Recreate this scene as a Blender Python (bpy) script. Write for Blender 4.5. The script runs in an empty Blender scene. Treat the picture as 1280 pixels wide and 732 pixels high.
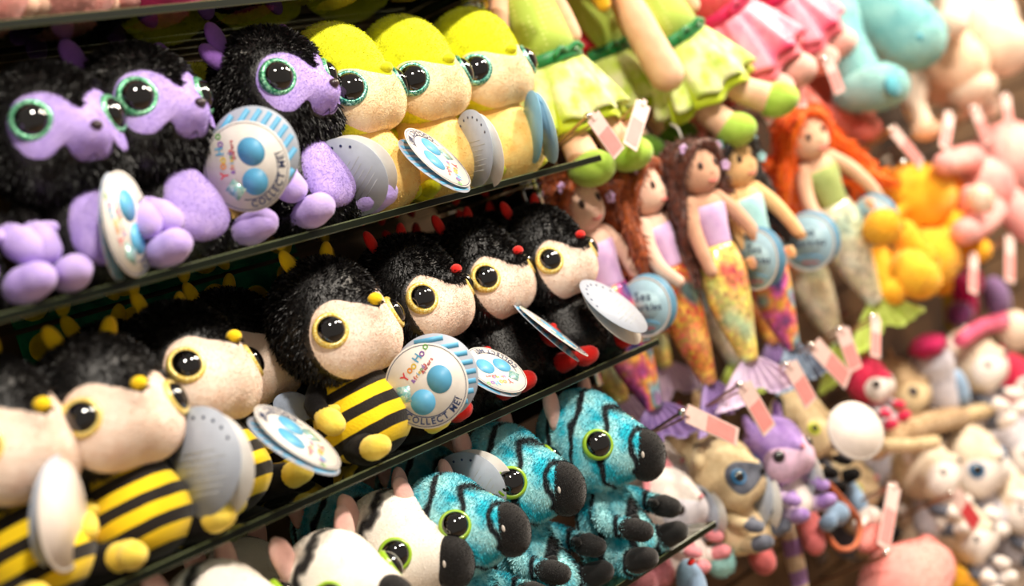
import bpy, math, random
import numpy as np
from mathutils import Vector, Matrix, Euler

C = bpy.context.scene.collection
rnd = random.Random(7)
RS = np.random.RandomState(11)
PI = math.pi

# ------------------------------------------------------------------ camera
FPX = 1778.0
TH = math.atan2(1613.8, FPX)            # angle between the view direction and the display wall
ROLL = math.atan2(73, 230)
PITCH = -math.atan(60.5 / FPX)
CAM = Vector((-1.179, -.894, .941))
_d0 = Vector((math.cos(TH), math.sin(TH), 0)); R0 = Vector((math.sin(TH), -math.cos(TH), 0)); _up = Vector((0, 0, 1))
D = _d0 * math.cos(PITCH) + _up * math.sin(PITCH); U0 = -_d0 * math.sin(PITCH) + _up * math.cos(PITCH)
_c, _s = math.cos(ROLL), math.sin(ROLL)
IMR = R0 * _c - U0 * _s; IMU = R0 * _s + U0 * _c
cam = bpy.data.objects.new('camera', bpy.data.cameras.new('camera')); C.objects.link(cam)
m = Matrix.Identity(4)
for i in range(3):
    m[i][0] = IMR[i]; m[i][1] = IMU[i]; m[i][2] = -D[i]; m[i][3] = CAM[i]
cam.matrix_world = m
cam.data.sensor_width = 36; cam.data.lens = FPX * 36 / 1280; cam.data.clip_start = .02
cam.data.dof.use_dof = True; cam.data.dof.focus_distance = 1.27; cam.data.dof.aperture_fstop = 2.4
bpy.context.scene.camera = cam

def at(x, y, Y=0.0):
    """the world point on the upright plane Y that the photo shows at pixel x, y"""
    X = x - 640; V = y - 366
    r = D + (IMR * X - IMU * V) / FPX
    return CAM + r * ((Y - CAM.y) / r.y)

# ------------------------------------------------------------------ world, lamps, exposure
sc = bpy.context.scene
sc.view_settings.view_transform = 'Standard'; sc.view_settings.look = 'None'
sc.view_settings.gamma = 1; sc.view_settings.use_curve_mapping = False
sc.view_settings.exposure = 0.0
w = bpy.data.worlds.new('shop'); sc.world = w; w.use_nodes = True
w.node_tree.nodes['Background'].inputs[0].default_value = (1, .89, .77, 1)
w.node_tree.nodes['Background'].inputs[1].default_value = .34

def area(name, loc, target, size, power, col):
    l = bpy.data.lights.new(name, 'AREA'); l.shape = 'DISK'; l.size = size; l.energy = power; l.color = col
    o = bpy.data.objects.new(name, l); C.objects.link(o); o.location = loc
    o.rotation_euler = (Vector(target) - Vector(loc)).to_track_quat('-Z', 'Y').to_euler()
    return o
area('ceiling_lamp', (-.75, -1.15, 2.15), (-.4, .05, .95), .16, 27, (1, .91, .79))
area('ceiling_lamp', (.35, -1.25, 2.2), (.1, .1, .9), .16, 27, (1, .91, .79))
area('ceiling_lamp', (1.3, -1.0, 2.2), (1.0, .1, .9), .3, 50, (1, .86, .68))
area('ceiling_lamp', (2.3, -.9, 2.2), (1.9, .1, .9), .3, 46, (1, .88, .74))

# ------------------------------------------------------------------ materials
def lin(c):
    return tuple((x / 255 / 12.92) if x / 255 <= .04045 else ((x / 255 + .055) / 1.055) ** 2.4 for x in c) + (1,)

def nodes_of(name):
    mt = bpy.data.materials.new(name); mt.use_nodes = True
    nt = mt.node_tree; b = nt.nodes['Principled BSDF']
    return mt, nt, b

def noise(nt, scale, detail=3, coord='Object'):
    tc = nt.nodes.new('ShaderNodeTexCoord'); n = nt.nodes.new('ShaderNodeTexNoise')
    n.inputs['Scale'].default_value = scale; n.inputs['Detail'].default_value = detail
    nt.links.new(tc.outputs[coord], n.inputs['Vector']); return n

def ramp(nt, src, stops):
    r = nt.nodes.new('ShaderNodeValToRGB'); e = r.color_ramp.elements
    while len(e) < len(stops): e.new(.5)
    for k, (p, col) in enumerate(stops): e[k].position = p; e[k].color = col
    nt.links.new(src, r.inputs[0]); return r

def bump(nt, b, scale, strength, dist=.001):
    n = noise(nt, scale, 2); bp = nt.nodes.new('ShaderNodeBump')
    bp.inputs['Strength'].default_value = strength; bp.inputs['Distance'].default_value = dist
    nt.links.new(n.outputs['Fac'], bp.inputs['Height']); nt.links.new(bp.outputs['Normal'], b.inputs['Normal'])

MATS = {}
def fab(name, c, c2=None, rough=.85, sheen=.25, nscale=60, bs=500, bstr=.5, spec=.2):
    """plush, felt or cotton: two close tones broken up by noise"""
    if name in MATS: return MATS[name]
    mt, nt, b = nodes_of(name)
    c2 = c2 or tuple(int(x * .86) for x in c)
    n = noise(nt, nscale); r = ramp(nt, n.outputs['Fac'], [(.35, lin(c2)), (.62, lin(c))])
    nt.links.new(r.outputs[0], b.inputs['Base Color'])
    b.inputs['Roughness'].default_value = rough; b.inputs['Sheen Weight'].default_value = sheen
    b.inputs['Specular IOR Level'].default_value = spec
    bump(nt, b, bs, bstr)
    MATS[name] = mt; return mt

def plain(name, c, rough=.4, metal=0, spec=.5, coat=0):
    if name in MATS: return MATS[name]
    mt, nt, b = nodes_of(name)
    n = noise(nt, 90); r = ramp(nt, n.outputs['Fac'], [(.3, lin(tuple(int(x * .95) for x in c))), (.7, lin(c))])
    nt.links.new(r.outputs[0], b.inputs['Base Color'])
    b.inputs['Roughness'].default_value = rough; b.inputs['Metallic'].default_value = metal
    b.inputs['Specular IOR Level'].default_value = spec; b.inputs['Coat Weight'].default_value = coat
    MATS[name] = mt; return mt

def glitter(name, stops, scale=900, rough=.3, metal=.5, coat=.4):
    mt, nt, b = nodes_of(name)
    tc = nt.nodes.new('ShaderNodeTexCoord'); v = nt.nodes.new('ShaderNodeTexVoronoi'); v.inputs['Scale'].default_value = scale
    nt.links.new(tc.outputs['Object'], v.inputs['Vector'])
    sp = nt.nodes.new('ShaderNodeSeparateColor'); nt.links.new(v.outputs['Color'], sp.inputs[0])
    r = ramp(nt, sp.outputs[0], stops); nt.links.new(r.outputs[0], b.inputs['Base Color'])
    b.inputs['Roughness'].default_value = rough; b.inputs['Metallic'].default_value = metal; b.inputs['Coat Weight'].default_value = coat
    bp = nt.nodes.new('ShaderNodeBump'); bp.inputs['Strength'].default_value = .6; bp.inputs['Distance'].default_value = .0015
    nt.links.new(sp.outputs[1], bp.inputs['Height']); nt.links.new(bp.outputs['Normal'], b.inputs['Normal'])
    MATS[name] = mt; return mt

def sequin(name, cols, scale=170, big=15):
    """tail cloth: large washes of colour broken into small shiny sequins"""
    mt, nt, b = nodes_of(name)
    n = noise(nt, big, 1)
    k = len(cols); r = ramp(nt, n.outputs['Fac'], [(.30 + .40 * i / (k - 1), lin(c)) for i, c in enumerate(cols)])
    tc = nt.nodes.new('ShaderNodeTexCoord'); v = nt.nodes.new('ShaderNodeTexVoronoi'); v.inputs['Scale'].default_value = scale
    v.inputs['Randomness'].default_value = .35
    nt.links.new(tc.outputs['Object'], v.inputs['Vector'])
    sp = nt.nodes.new('ShaderNodeSeparateColor'); nt.links.new(v.outputs['Color'], sp.inputs[0])
    hs = nt.nodes.new('ShaderNodeHueSaturation'); nt.links.new(r.outputs[0], hs.inputs['Color'])
    mr = nt.nodes.new('ShaderNodeMapRange'); mr.inputs[3].default_value = .75; mr.inputs[4].default_value = 1.45
    nt.links.new(sp.outputs[2], mr.inputs[0]); nt.links.new(mr.outputs[0], hs.inputs['Value'])
    mh = nt.nodes.new('ShaderNodeMapRange'); mh.inputs[3].default_value = .46; mh.inputs[4].default_value = .54
    nt.links.new(sp.outputs[0], mh.inputs[0]); nt.links.new(mh.outputs[0], hs.inputs['Hue'])
    nt.links.new(hs.outputs[0], b.inputs['Base Color'])
    b.inputs['Roughness'].default_value = .22; b.inputs['Metallic'].default_value = .3; b.inputs['Coat Weight'].default_value = .5
    bp = nt.nodes.new('ShaderNodeBump'); bp.inputs['Strength'].default_value = .8; bp.inputs['Distance'].default_value = .002
    nt.links.new(sp.outputs[1], bp.inputs['Height']); nt.links.new(bp.outputs['Normal'], b.inputs['Normal'])
    MATS[name] = mt; return mt

def striped(name, ca, cb, axis=2, period=.024, duty=0.0, wob=.10, tilt=.25, soft=.04, phase=0, rough=.85, c2=None):
    """bands of two cloths, built from object coordinates"""
    mt, nt, b = nodes_of(name)
    tc = nt.nodes.new('ShaderNodeTexCoord'); sx = nt.nodes.new('ShaderNodeSeparateXYZ'); nt.links.new(tc.outputs['Object'], sx.inputs[0])
    n = noise(nt, 30, 2)
    def mth(op, a, bb, use=None):
        q = nt.nodes.new('ShaderNodeMath'); q.operation = op
        for k, v in enumerate((a, bb)):
            if v is None: continue
            if isinstance(v, (int, float)): q.inputs[k].default_value = v
            else: nt.links.new(v, q.inputs[k])
        return q.outputs[0]
    z = mth('ADD', sx.outputs[axis], mth('MULTIPLY', sx.outputs[1], tilt))
    z = mth('ADD', z, mth('MULTIPLY', n.outputs['Fac'], wob * period * 4))
    s = mth('SINE', mth('ADD', mth('MULTIPLY', z, 2 * PI / period), phase), None)
    s = mth('MULTIPLY', mth('ADD', s, 1.0), .5)
    t = .5 + duty / 2
    if c2:
        n2 = noise(nt, 38, 3); base = ramp(nt, n2.outputs['Fac'], [(.38, lin(ca)), (.60, lin(c2))])
        mk = ramp(nt, s, [(t - soft, (0, 0, 0, 1)), (t + soft, (1, 1, 1, 1))])
        mx = nt.nodes.new('ShaderNodeMix'); mx.data_type = 'RGBA'
        nt.links.new(mk.outputs[0], mx.inputs[0]); nt.links.new(base.outputs[0], mx.inputs[6]); mx.inputs[7].default_value = lin(cb)
        out = mx.outputs[2]
    else:
        out = ramp(nt, s, [(t - soft, lin(ca)), (t + soft, lin(cb))]).outputs[0]
    nt.links.new(out, b.inputs['Base Color'])
    b.inputs['Roughness'].default_value = rough; b.inputs['Sheen Weight'].default_value = .25; b.inputs['Specular IOR Level'].default_value = .2
    bump(nt, b, 500, .5)
    MATS[name] = mt; return mt

# furs and cloths
BLACK = fab('black_plush', (15, 11, 10), (8, 6, 6), rough=.42, sheen=0, spec=.5)
BLACKCLOTH = fab('black_cloth', (24, 20, 20), (12, 10, 10), rough=.9, sheen=.05)
LILAC = fab('lilac_plush', (200, 176, 236), (178, 154, 224))
CREAM = fab('cream_plush', (250, 230, 214), (240, 212, 192))
LIME = fab('lime_plush', (232, 232, 30), (205, 208, 12))
BUTTER = fab('butter_plush', (252, 220, 138), (248, 200, 112))
BUTTERPALE = fab('pale_butter_plush', (252, 230, 190), (244, 212, 165))
YELLOW = fab('yellow_felt', (250, 208, 12), (238, 190, 8))
PALEYEL = fab('pale_yellow_felt', (250, 222, 96), (242, 208, 72))
RED = fab('red_felt', (228, 34, 24), (200, 20, 16))
WHITE = fab('white_plush', (248, 236, 222), (235, 220, 205))
PINKEAR = fab('pale_pink_felt', (236, 190, 178), (222, 170, 160))
BEE = striped('bee_stripes', (30, 24, 20), (250, 212, 24), period=.021, duty=-.08, wob=.03, tilt=.28)
AQUASTRIPE = striped('aqua_striped_fur', (30, 184, 206), (10, 20, 28), axis=1, period=.036, duty=.80, wob=.20, tilt=.35, soft=.07, c2=(176, 232, 236))
WHITESTRIPE = striped('white_striped_fur', (248, 238, 226), (22, 18, 18), axis=1, period=.075, duty=.93, wob=.12, tilt=0, soft=.03, c2=(250, 242, 232))
NOSEBLK = fab('black_velour', (16, 12, 12), (8, 6, 6), rough=.75, sheen=.3, bs=900)
EYEBLK = plain('black_glossy_eye', (8, 6, 6), rough=.06, coat=1)
NOSEGL = plain('dark_nose_plastic', (60, 45, 52), rough=.3)
G_GREEN = glitter('green_glitter', [(0, lin((20, 90, 60))), (.5, lin((60, 170, 120))), (1, lin((190, 250, 210)))])
G_TEAL = glitter('teal_glitter', [(0, lin((10, 80, 70))), (.5, lin((50, 150, 130))), (1, lin((190, 245, 225)))])
G_GOLD = glitter('gold_glitter', [(0, lin((214, 170, 50))), (.5, lin((240, 206, 90))), (1, lin((255, 244, 180)))], metal=.2)
G_LIME = plain('lime_eye_rim', (150, 190, 40), rough=.3, coat=.5)
G_BLUE = plain('blue_eye_rim', (40, 110, 160), rough=.3, coat=.5)
CARD = plain('white_card', (232, 226, 218), rough=.45)
CARDGREY = plain('grey_blue_card', (178, 186, 200), rough=.5)
P_BLUE = plain('sky_blue_print', (96, 178, 222), rough=.45)
P_NAVY = plain('navy_print', (32, 52, 96), rough=.45)
P_GREYB = plain('grey_print', (176, 180, 184), rough=.45)
P_RED = plain('red_print', (214, 60, 70), rough=.45)
P_ORANGE = plain('orange_print', (240, 150, 50), rough=.45)
P_PURPLE = plain('purple_print', (140, 90, 180), rough=.45)
P_YELLOW = plain('yellow_print', (236, 204, 60), rough=.45)
P_GREEN = plain('green_print', (110, 180, 90), rough=.45)
P_HOLO = glitter('holographic_sticker', [(0, lin((120, 190, 190))), (.5, lin((170, 210, 205))), (1, lin((215, 235, 225)))], scale=700, metal=.3)
P_PINK = plain('pink_print', (246, 152, 148), rough=.5)
TICKET = plain('ticket_card', (240, 208, 200), rough=.45)
CHROME = plain('chrome', (225, 220, 214), rough=.14, metal=1)
BRASSY = plain('warm_steel_rod', (190, 160, 140), rough=.3, metal=1)
BLKMETAL = plain('black_metal', (14, 13, 13), rough=.5)
SKIN = fab('peach_doll_cloth', (246, 200, 166), (238, 186, 152), bs=900, bstr=.2)
SKINTAN = fab('tan_doll_cloth', (222, 172, 142), (208, 156, 128), bs=900, bstr=.2)
SKINPALE = fab('pale_doll_cloth', (244, 204, 180), (236, 190, 168), bs=900, bstr=.2)

# ------------------------------------------------------------------ mesh helpers (numpy)
def ico(sub):
    bm_t = (1 + 5 ** .5) / 2
    v = [(-1, bm_t, 0), (1, bm_t, 0), (-1, -bm_t, 0), (1, -bm_t, 0), (0, -1, bm_t), (0, 1, bm_t), (0, -1, -bm_t), (0, 1, -bm_t), (bm_t, 0, -1), (bm_t, 0, 1), (-bm_t, 0, -1), (-bm_t, 0, 1)]
    f = [(0, 11, 5), (0, 5, 1), (0, 1, 7), (0, 7, 10), (0, 10, 11), (1, 5, 9), (5, 11, 4), (11, 10, 2), (10, 7, 6), (7, 1, 8), (3, 9, 4), (3, 4, 2), (3, 2, 6), (3, 6, 8), (3, 8, 9), (4, 9, 5), (2, 4, 11), (6, 2, 10), (8, 6, 7), (9, 8, 1)]
    v = [tuple(np.array(p) / np.linalg.norm(p)) for p in v]
    for _ in range(sub):
        c = {}; nf = []
        def mid(a, b):
            k = (a, b) if a < b else (b, a)
            if k not in c:
                p = np.array(v[a]) + np.array(v[b]); v.append(tuple(p / np.linalg.norm(p))); c[k] = len(v) - 1
            return c[k]
        for a, b, d in f:
            ab, bd, da = mid(a, b), mid(b, d), mid(d, a)
            nf += [(a, ab, da), (b, bd, ab), (d, da, bd), (ab, bd, da)]
        f = nf
    return np.array(v), np.array(f)
ICO = {k: ico(k) for k in (2, 3, 4, 5)}

def sd_ell(p, c, r):
    q = p - np.array(c); r = np.array(r)
    k0 = np.linalg.norm(q / r, axis=1); k1 = np.linalg.norm(q / (r * r), axis=1)
    return k0 * (k0 - 1) / np.maximum(k1, 1e-9)

def sdf(p, prims, k):
    d = None
    for c, r in prims:
        e = sd_ell(p, c, r)
        if d is None: d = e
        else:
            h = np.clip(.5 + .5 * (d - e) / k, 0, 1); d = d * (1 - h) + e * h - k * h * (1 - h)
    return d

def radial(dirs, prims, k=.015, mx=.2):
    lo = np.zeros(len(dirs)); hi = np.full(len(dirs), mx)
    for _ in range(24):
        md = (lo + hi) / 2; s = sdf(dirs * md[:, None], prims, k) < 0
        lo = np.where(s, md, lo); hi = np.where(s, hi, md)
    return (lo + hi) / 2

class MB:
    """collects vertices and faces of one part"""
    def __init__(s): s.v = []; s.f = []; s.mi = []; s.n = 0; s.mats = []
    def add(s, v, f, mi=0):
        v = np.asarray(v, float).reshape(-1, 3)
        s.v.append(v); s.f += [tuple(int(i) + s.n for i in q) for q in f]; s.mi += [mi] * len(f); s.n += len(v); return s
    def blob(s, prims, sub=4, k=.015, c=(0, 0, 0), mx=.2, mi=0, jitter=0):
        dv, df = ICO[sub]; c = np.array(c, float)
        pr = [(tuple(np.array(a) - c), b) for a, b in prims]
        r = radial(dv, pr, k, mx)
        if jitter: r = r * (1 + jitter * (np.sin(dv[:, 0] * 7 + 1) * np.sin(dv[:, 1] * 6 + 2) * np.sin(dv[:, 2] * 8)))
        return s.add(dv * r[:, None] + c, df, mi)
    def ell(s, c, r, rot=None, sub=3, mi=0):
        dv, df = ICO[sub]; p = dv * np.array(r)
        if rot is not None: p = p @ np.array(Euler(rot).to_matrix()).T
        return s.add(p + np.array(c), df, mi)
    def tube(s, pts, rad, seg=12, sub=5, mi=0, flat=None, cap=True):
        """round-ended tube through points; flat = (axis vector, factor) squashes the section along one axis"""
        P = [Vector(p) for p in pts]; n = len(P)
        rad = [rad] * n if isinstance(rad, (int, float)) else list(rad)
        cs = []; rr = []
        for i in range(n - 1):
            p0 = P[max(i - 1, 0)]; p1 = P[i]; p2 = P[i + 1]; p3 = P[min(i + 2, n - 1)]
            for j in range(sub if n > 2 else sub):
                t = j / sub; t2 = t * t; t3 = t2 * t
                cs.append(.5 * ((2 * p1) + (p2 - p0) * t + (2 * p0 - 5 * p1 + 4 * p2 - p3) * t2 + (3 * p1 - p0 - 3 * p2 + p3) * t3))
                rr.append(rad[i] + (rad[i + 1] - rad[i]) * (3 * t2 - 2 * t3))
        cs.append(P[-1]); rr.append(rad[-1])
        if cap:
            a = (cs[0] - cs[1]).normalized(); b = (cs[-1] - cs[-2]).normalized(); r0 = rr[0]; r1 = rr[-1]
            hd = [(cs[0] + a * r0 * math.sin(u), r0 * math.cos(u)) for u in (1.45, 1.1, .7, .35)]
            tl = [(cs[-1] + b * r1 * math.sin(u), r1 * math.cos(u)) for u in (.35, .7, 1.1, 1.45)]
            cs = [h[0] for h in hd] + cs + [t[0] for t in tl]; rr = [h[1] for h in hd] + rr + [t[1] for t in tl]
        v = []; f = []; ref = Vector((0, 0, 1)); X = None
        for i, (c, r) in enumerate(zip(cs, rr)):
            T = (cs[min(i + 1, len(cs) - 1)] - cs[max(i - 1, 0)]).normalized()
            if X is None:
                X = T.cross(ref)
                if X.length < .1: X = T.cross(Vector((0, 1, 0)))
            X = (X - T * X.dot(T)).normalized(); Y = T.cross(X)
            for k in range(seg):
                a = 2 * PI * k / seg; o = X * math.cos(a) * r + Y * math.sin(a) * r
                if flat: ax = Vector(flat[0]).normalized(); o = o - ax * o.dot(ax) * (1 - flat[1])
                v.append(c + o)
        L = len(cs)
        for i in range(L - 1):
            for k in range(seg):
                f.append((i * seg + k, i * seg + (k + 1) % seg, (i + 1) * seg + (k + 1) % seg, (i + 1) * seg + k))
        f.append(tuple(range(seg))[::-1]); f.append(tuple((L - 1) * seg + k for k in range(seg)))
        return s.add([tuple(q) for q in v], f, mi)
    def loft(s, rings, mi=0, caps=True):
        """rings: list of (cx, cy, z, rx, ry)"""
        seg = 28; v = []; f = []
        for cx, cy, z, rx, ry in rings:
            for k in range(seg):
                a = 2 * PI * k / seg; v.append((cx + rx * math.cos(a), cy + ry * math.sin(a), z))
        L = len(rings)
        for i in range(L - 1):
            for k in range(seg): f.append((i * seg + k, i * seg + (k + 1) % seg, (i + 1) * seg + (k + 1) % seg, (i + 1) * seg + k))
        if caps: f.append(tuple(range(seg))[::-1]); f.append(tuple((L - 1) * seg + k for k in range(seg)))
        return s.add(v, f, mi)
    def box(s, lo, hi, mi=0, mat=None):
        x0, y0, z0 = lo; x1, y1, z1 = hi
        v = [(x0, y0, z0), (x1, y0, z0), (x1, y1, z0), (x0, y1, z0), (x0, y0, z1), (x1, y0, z1), (x1, y1, z1), (x0, y1, z1)]
        if mat is not None: v = [tuple(mat @ Vector(p)) for p in v]
        return s.add(v, [(3, 2, 1, 0), (4, 5, 6, 7), (0, 1, 5, 4), (1, 2, 6, 5), (2, 3, 7, 6), (3, 0, 4, 7)], mi)
    def disc(s, r, z0, z1, cx=0, cy=0, mi=0, seg=56, ry=None, r_in=0):
        ry = ry or r; v = []; f = []
        A = [2 * PI * k / seg for k in range(seg)]
        if r_in == 0:
            for z in (z0, z1): v += [(cx + r * math.cos(a), cy + ry * math.sin(a), z) for a in A]
            f += [tuple(range(seg))[::-1], tuple(range(seg, 2 * seg))]
            f += [(k, (k + 1) % seg, seg + (k + 1) % seg, seg + k) for k in range(seg)]
        else:
            for z, q in ((z0, r), (z1, r), (z1, r_in), (z0, r_in)): v += [(cx + q * math.cos(a), cy + q * math.sin(a), z) for a in A]
            for i in range(4):
                j = (i + 1) % 4; f += [(i * seg + k, i * seg + (k + 1) % seg, j * seg + (k + 1) % seg, j * seg + k) for k in range(seg)]
        return s.add(v, f, mi)
    def arr(s): return np.concatenate(s.v), s.f
    def fur(s, n, length, width=.0005, comb=(0, 0, -1), lean=.8, skip=None, mi=0, rough=.32):
        """thin tapering tufts standing on the surface, part of the same mesh"""
        v, f = s.arr(); tr = []
        for q in f:
            for i in range(1, len(q) - 1): tr.append((q[0], q[i], q[i + 1]))
        tr = np.array(tr); a, b, c = v[tr[:, 0]], v[tr[:, 1]], v[tr[:, 2]]
        nn = np.cross(b - a, c - a); ar = np.linalg.norm(nn, axis=1); ok = ar > 1e-12
        a, b, c, nn, ar = a[ok], b[ok], c[ok], nn[ok], ar[ok]
        idx = RS.choice(len(ar), n, p=ar / ar.sum()); u = RS.rand(n, 1); t = RS.rand(n, 1); fl = (u + t) > 1
        u = np.where(fl, 1 - u, u); t = np.where(fl, 1 - t, t)
        p = a[idx] + (b[idx] - a[idx]) * u + (c[idx] - a[idx]) * t; N = nn[idx] / ar[idx][:, None]
        if skip is not None:
            kk = ~skip(p); p = p[kk]; N = N[kk]
        n = len(p)
        g = np.array(comb, float) + RS.randn(n, 3) * rough
        # clumps: neighbouring tufts lean alike
        cl = np.stack([np.sin(p[:, 0] * 420 + 3 * np.sin(p[:, 2] * 260)), np.sin(p[:, 1] * 390 + 2 * np.sin(p[:, 0] * 300)), np.sin(p[:, 2] * 450 + p[:, 1] * 200)], 1) * .22
        g = g + cl; g = g - N * (g * N).sum(1)[:, None]
        dr = N * .75 + g * lean; dr /= np.linalg.norm(dr, axis=1)[:, None]
        T = np.cross(dr, RS.randn(n, 3)); T /= np.linalg.norm(T, axis=1)[:, None]
        L = length * (.6 + .6 * RS.rand(n, 1)); W = width * (.7 + .6 * RS.rand(n, 1))
        base = p - N * .0004
        V = np.stack([base - T * W, base + T * W, base + dr * L * .6 + N * L * .1 + T * W * .5, base + dr * L + np.array(comb) * L * .15], 1).reshape(-1, 3)
        F = [(4 * i, 4 * i + 1, 4 * i + 2, 4 * i + 3) for i in range(n)]
        return s.add(V, F, mi)
    def link(s, name, mats, parent=None, smooth=True, loc=None, rot=None):
        v, f = s.arr(); me = bpy.data.meshes.new(name)
        tot = np.array([len(q) for q in f]); me.vertices.add(len(v)); me.vertices.foreach_set('co', v.ravel())
        me.loops.add(int(tot.sum())); me.loops.foreach_set('vertex_index', np.concatenate([np.array(q) for q in f]).astype(np.int32))
        me.polygons.add(len(f)); me.polygons.foreach_set('loop_start', np.concatenate([[0], np.cumsum(tot)[:-1]]).astype(np.int32))
        me.polygons.foreach_set('loop_total', tot.astype(np.int32)); me.polygons.foreach_set('material_index', np.array(s.mi, dtype=np.int32))
        me.polygons.foreach_set('use_smooth', np.full(len(f), smooth)); me.update(calc_edges=True); me.validate()
        if not isinstance(mats, (list, tuple)): mats = [mats]
        for q in mats: me.materials.append(q)
        o = bpy.data.objects.new(name, me); C.objects.link(o)
        if parent is not None: o.parent = parent
        if loc is not None: o.location = loc
        if rot is not None: o.rotation_euler = rot
        return o

def tag(o, label, cat, group=None, kind=None):
    o['label'] = label; o['category'] = cat
    if group: o['group'] = group
    if kind: o['kind'] = kind
    return o
def thing(name, label, cat, loc=(0, 0, 0), rotz=0, group=None):
    o = bpy.data.objects.new(name, None); o.empty_display_size = .02; C.objects.link(o)
    o.location = loc; o.rotation_euler = (0, 0, rotz); return tag(o, label, cat, group)
def struct(name, mb, mat): o = mb.link(name, mat, smooth=False); o['kind'] = 'structure'; return o
KIDS = {}
def kids(o):
    return [c for c in bpy.data.objects if c.parent == o]
def dup(root, label, group):
    r = root.copy(); C.objects.link(r); r['label'] = label; r['group'] = group
    for ch in kids(root):
        c = ch.copy(); C.objects.link(c); c.parent = r; c.matrix_parent_inverse = ch.matrix_parent_inverse
        for g in kids(ch):
            d = g.copy(); C.objects.link(d); d.parent = c
    return r

def azel(az, el):
    az = np.radians(az); el = np.radians(el)
    return np.stack([np.sin(az) * np.cos(el), -np.cos(az) * np.cos(el), np.sin(el)], -1)

class Patch:
    """a cloth patch following a head: closed outline given in (azimuth, elevation) degrees round a centre"""
    def __init__(s, cen, pts, mirror=True):
        c = np.array(cen, float); P = list(pts)
        if mirror: P = P + [(-a, e) for a, e in P[::-1] if abs(a) > .01]
        P = np.array(P, float) - c; n = len(P)
        t = np.linspace(0, n, 97)[:-1]; out = []
        for u in t:
            i = int(u); f = u - i; p0, p1, p2, p3 = P[(i - 1) % n], P[i % n], P[(i + 1) % n], P[(i + 2) % n]
            out.append(.5 * (2 * p1 + (p2 - p0) * f + (2 * p0 - 5 * p1 + 4 * p2 - p3) * f * f + (3 * p1 - p0 - 3 * p2 + p3) * f ** 3))
        s.c = c; s.b = np.array(out); an = np.arctan2(s.b[:, 1], s.b[:, 0]); o = np.argsort(an)
        s.an = an[o]; s.rr = np.linalg.norm(s.b, axis=1)[o]
    def inside(s, p, margin=1.0):
        r = np.linalg.norm(p, axis=1); el = np.degrees(np.arcsin(np.clip(p[:, 2] / r, -1, 1))); az = np.degrees(np.arctan2(p[:, 0], -p[:, 1]))
        q = np.stack([az, el], 1) - s.c; a = np.arctan2(q[:, 1], q[:, 0]); lim = np.interp(a, s.an, s.rr, period=2 * PI)
        return np.linalg.norm(q, axis=1) < lim * margin
    def mesh(s, prims, k, h=.0016):
        mb = MB(); R = 20; n = len(s.b); v = []; f = []
        ts = [i / R for i in range(1, R + 1)]
        A = [s.c] + [s.c + s.b[j] * t for t in ts for j in range(n)]; A = np.array(A)
        prof = np.array([h] + [h * (1 - t ** 6) - .0012 * (t ** 12) for t in ts for j in range(n)])
        dr = azel(A[:, 0], A[:, 1]); r = radial(dr, prims, k) + prof; V = dr * r[:, None]
        for j in range(n): f.append((0, 1 + j, 1 + (j + 1) % n))
        for i in range(R - 1):
            for j in range(n): f.append((1 + i * n + j, 1 + (i + 1) * n + j, 1 + (i + 1) * n + (j + 1) % n, 1 + i * n + (j + 1) % n))
        return mb.add(V, f)

def surf(prims, k, az, el):
    d = azel(np.array([az]), np.array([el])); r = radial(d, prims, k)[0]; p = d[0] * r
    g = np.array([(sdf(np.array([p + e]), prims, k) - sdf(np.array([p - e]), prims, k))[0] for e in np.eye(3) * .001])
    return Vector(p), Vector(g).normalized()

def make_eye(parent, P, N, rp, rr, ringmat, head, hrot):
    """glossy black dome with a coloured rim, sewn on the face"""
    q = N.to_track_quat('Z', 'Y').to_matrix().to_4x4()
    mb = MB(); dv, df = ICO[4]; p = dv * np.array([rp, rp, rp * .62]); p[:, 2] += rp * .14
    mb.add(p, df); e = mb.link('eye', EYEBLK, parent)
    e.matrix_local = Matrix.Translation(head) @ hrot @ Matrix.Translation(P) @ q
    rg = MB(); v = []; f = []; seg = 48
    prof = [(rr * 1.0, -rr * .25), (rr * 1.03, 0), (rr * 1.0, rr * .12), (rr * .90, rr * .22), (rp * .98, rr * .22), (rp * .9, rr * .05)]
    for r_, z_ in prof:
        for k in range(seg): v.append((r_ * math.cos(2 * PI * k / seg), r_ * math.sin(2 * PI * k / seg), z_))
    for i in range(len(prof) - 1):
        for k in range(seg): f.append((i * seg + k, i * seg + (k + 1) % seg, (i + 1) * seg + (k + 1) % seg, (i + 1) * seg + k))
    rg.add(v, f).link('eye_rim', ringmat, e)
    return e

HEAD1 = [((0, 0, .002), (.0535, .047, .0545)), ((0, -.046, .004), (.010, .015, .009)), ((0, -.036, -.016), (.023, .021, .019)), ((.021, -.022, -.022), (.030, .027, .029)), ((-.021, -.022, -.022), (.030, .027, .029))]
HEADS = {'puff': HEAD1,
         'hooded': [((0, .002, .008), (.053, .050, .060)), ((0, -.046, -.004), (.010, .013, .010)), ((0, -.034, -.018), (.022, .020, .019)), ((.018, -.022, -.022), (.028, .027, .028)), ((-.018, -.022, -.022), (.028, .027, .028))],
         'monkey': [((0, 0, .002), (.055, .048, .055)), ((0, -.043, -.012), (.020, .022, .016)), ((.02, -.015, -.026), (.03, .028, .026)), ((-.02, -.015, -.026), (.03, .028, .026))],
         'long': [((0, .006, .010), (.044, .044, .044)), ((0, -.034, -.006), (.032, .034, .029)), ((.016, -.012, -.012), (.032, .030, .030)), ((-.016, -.012, -.012), (.032, .030, .030))]}
BEEFACE = Patch((0, -20), [(0, 4), (16, 15), (38, 24), (60, 16), (70, -8), (64, -34), (42, -54), (16, -64), (0, -66)])
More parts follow.
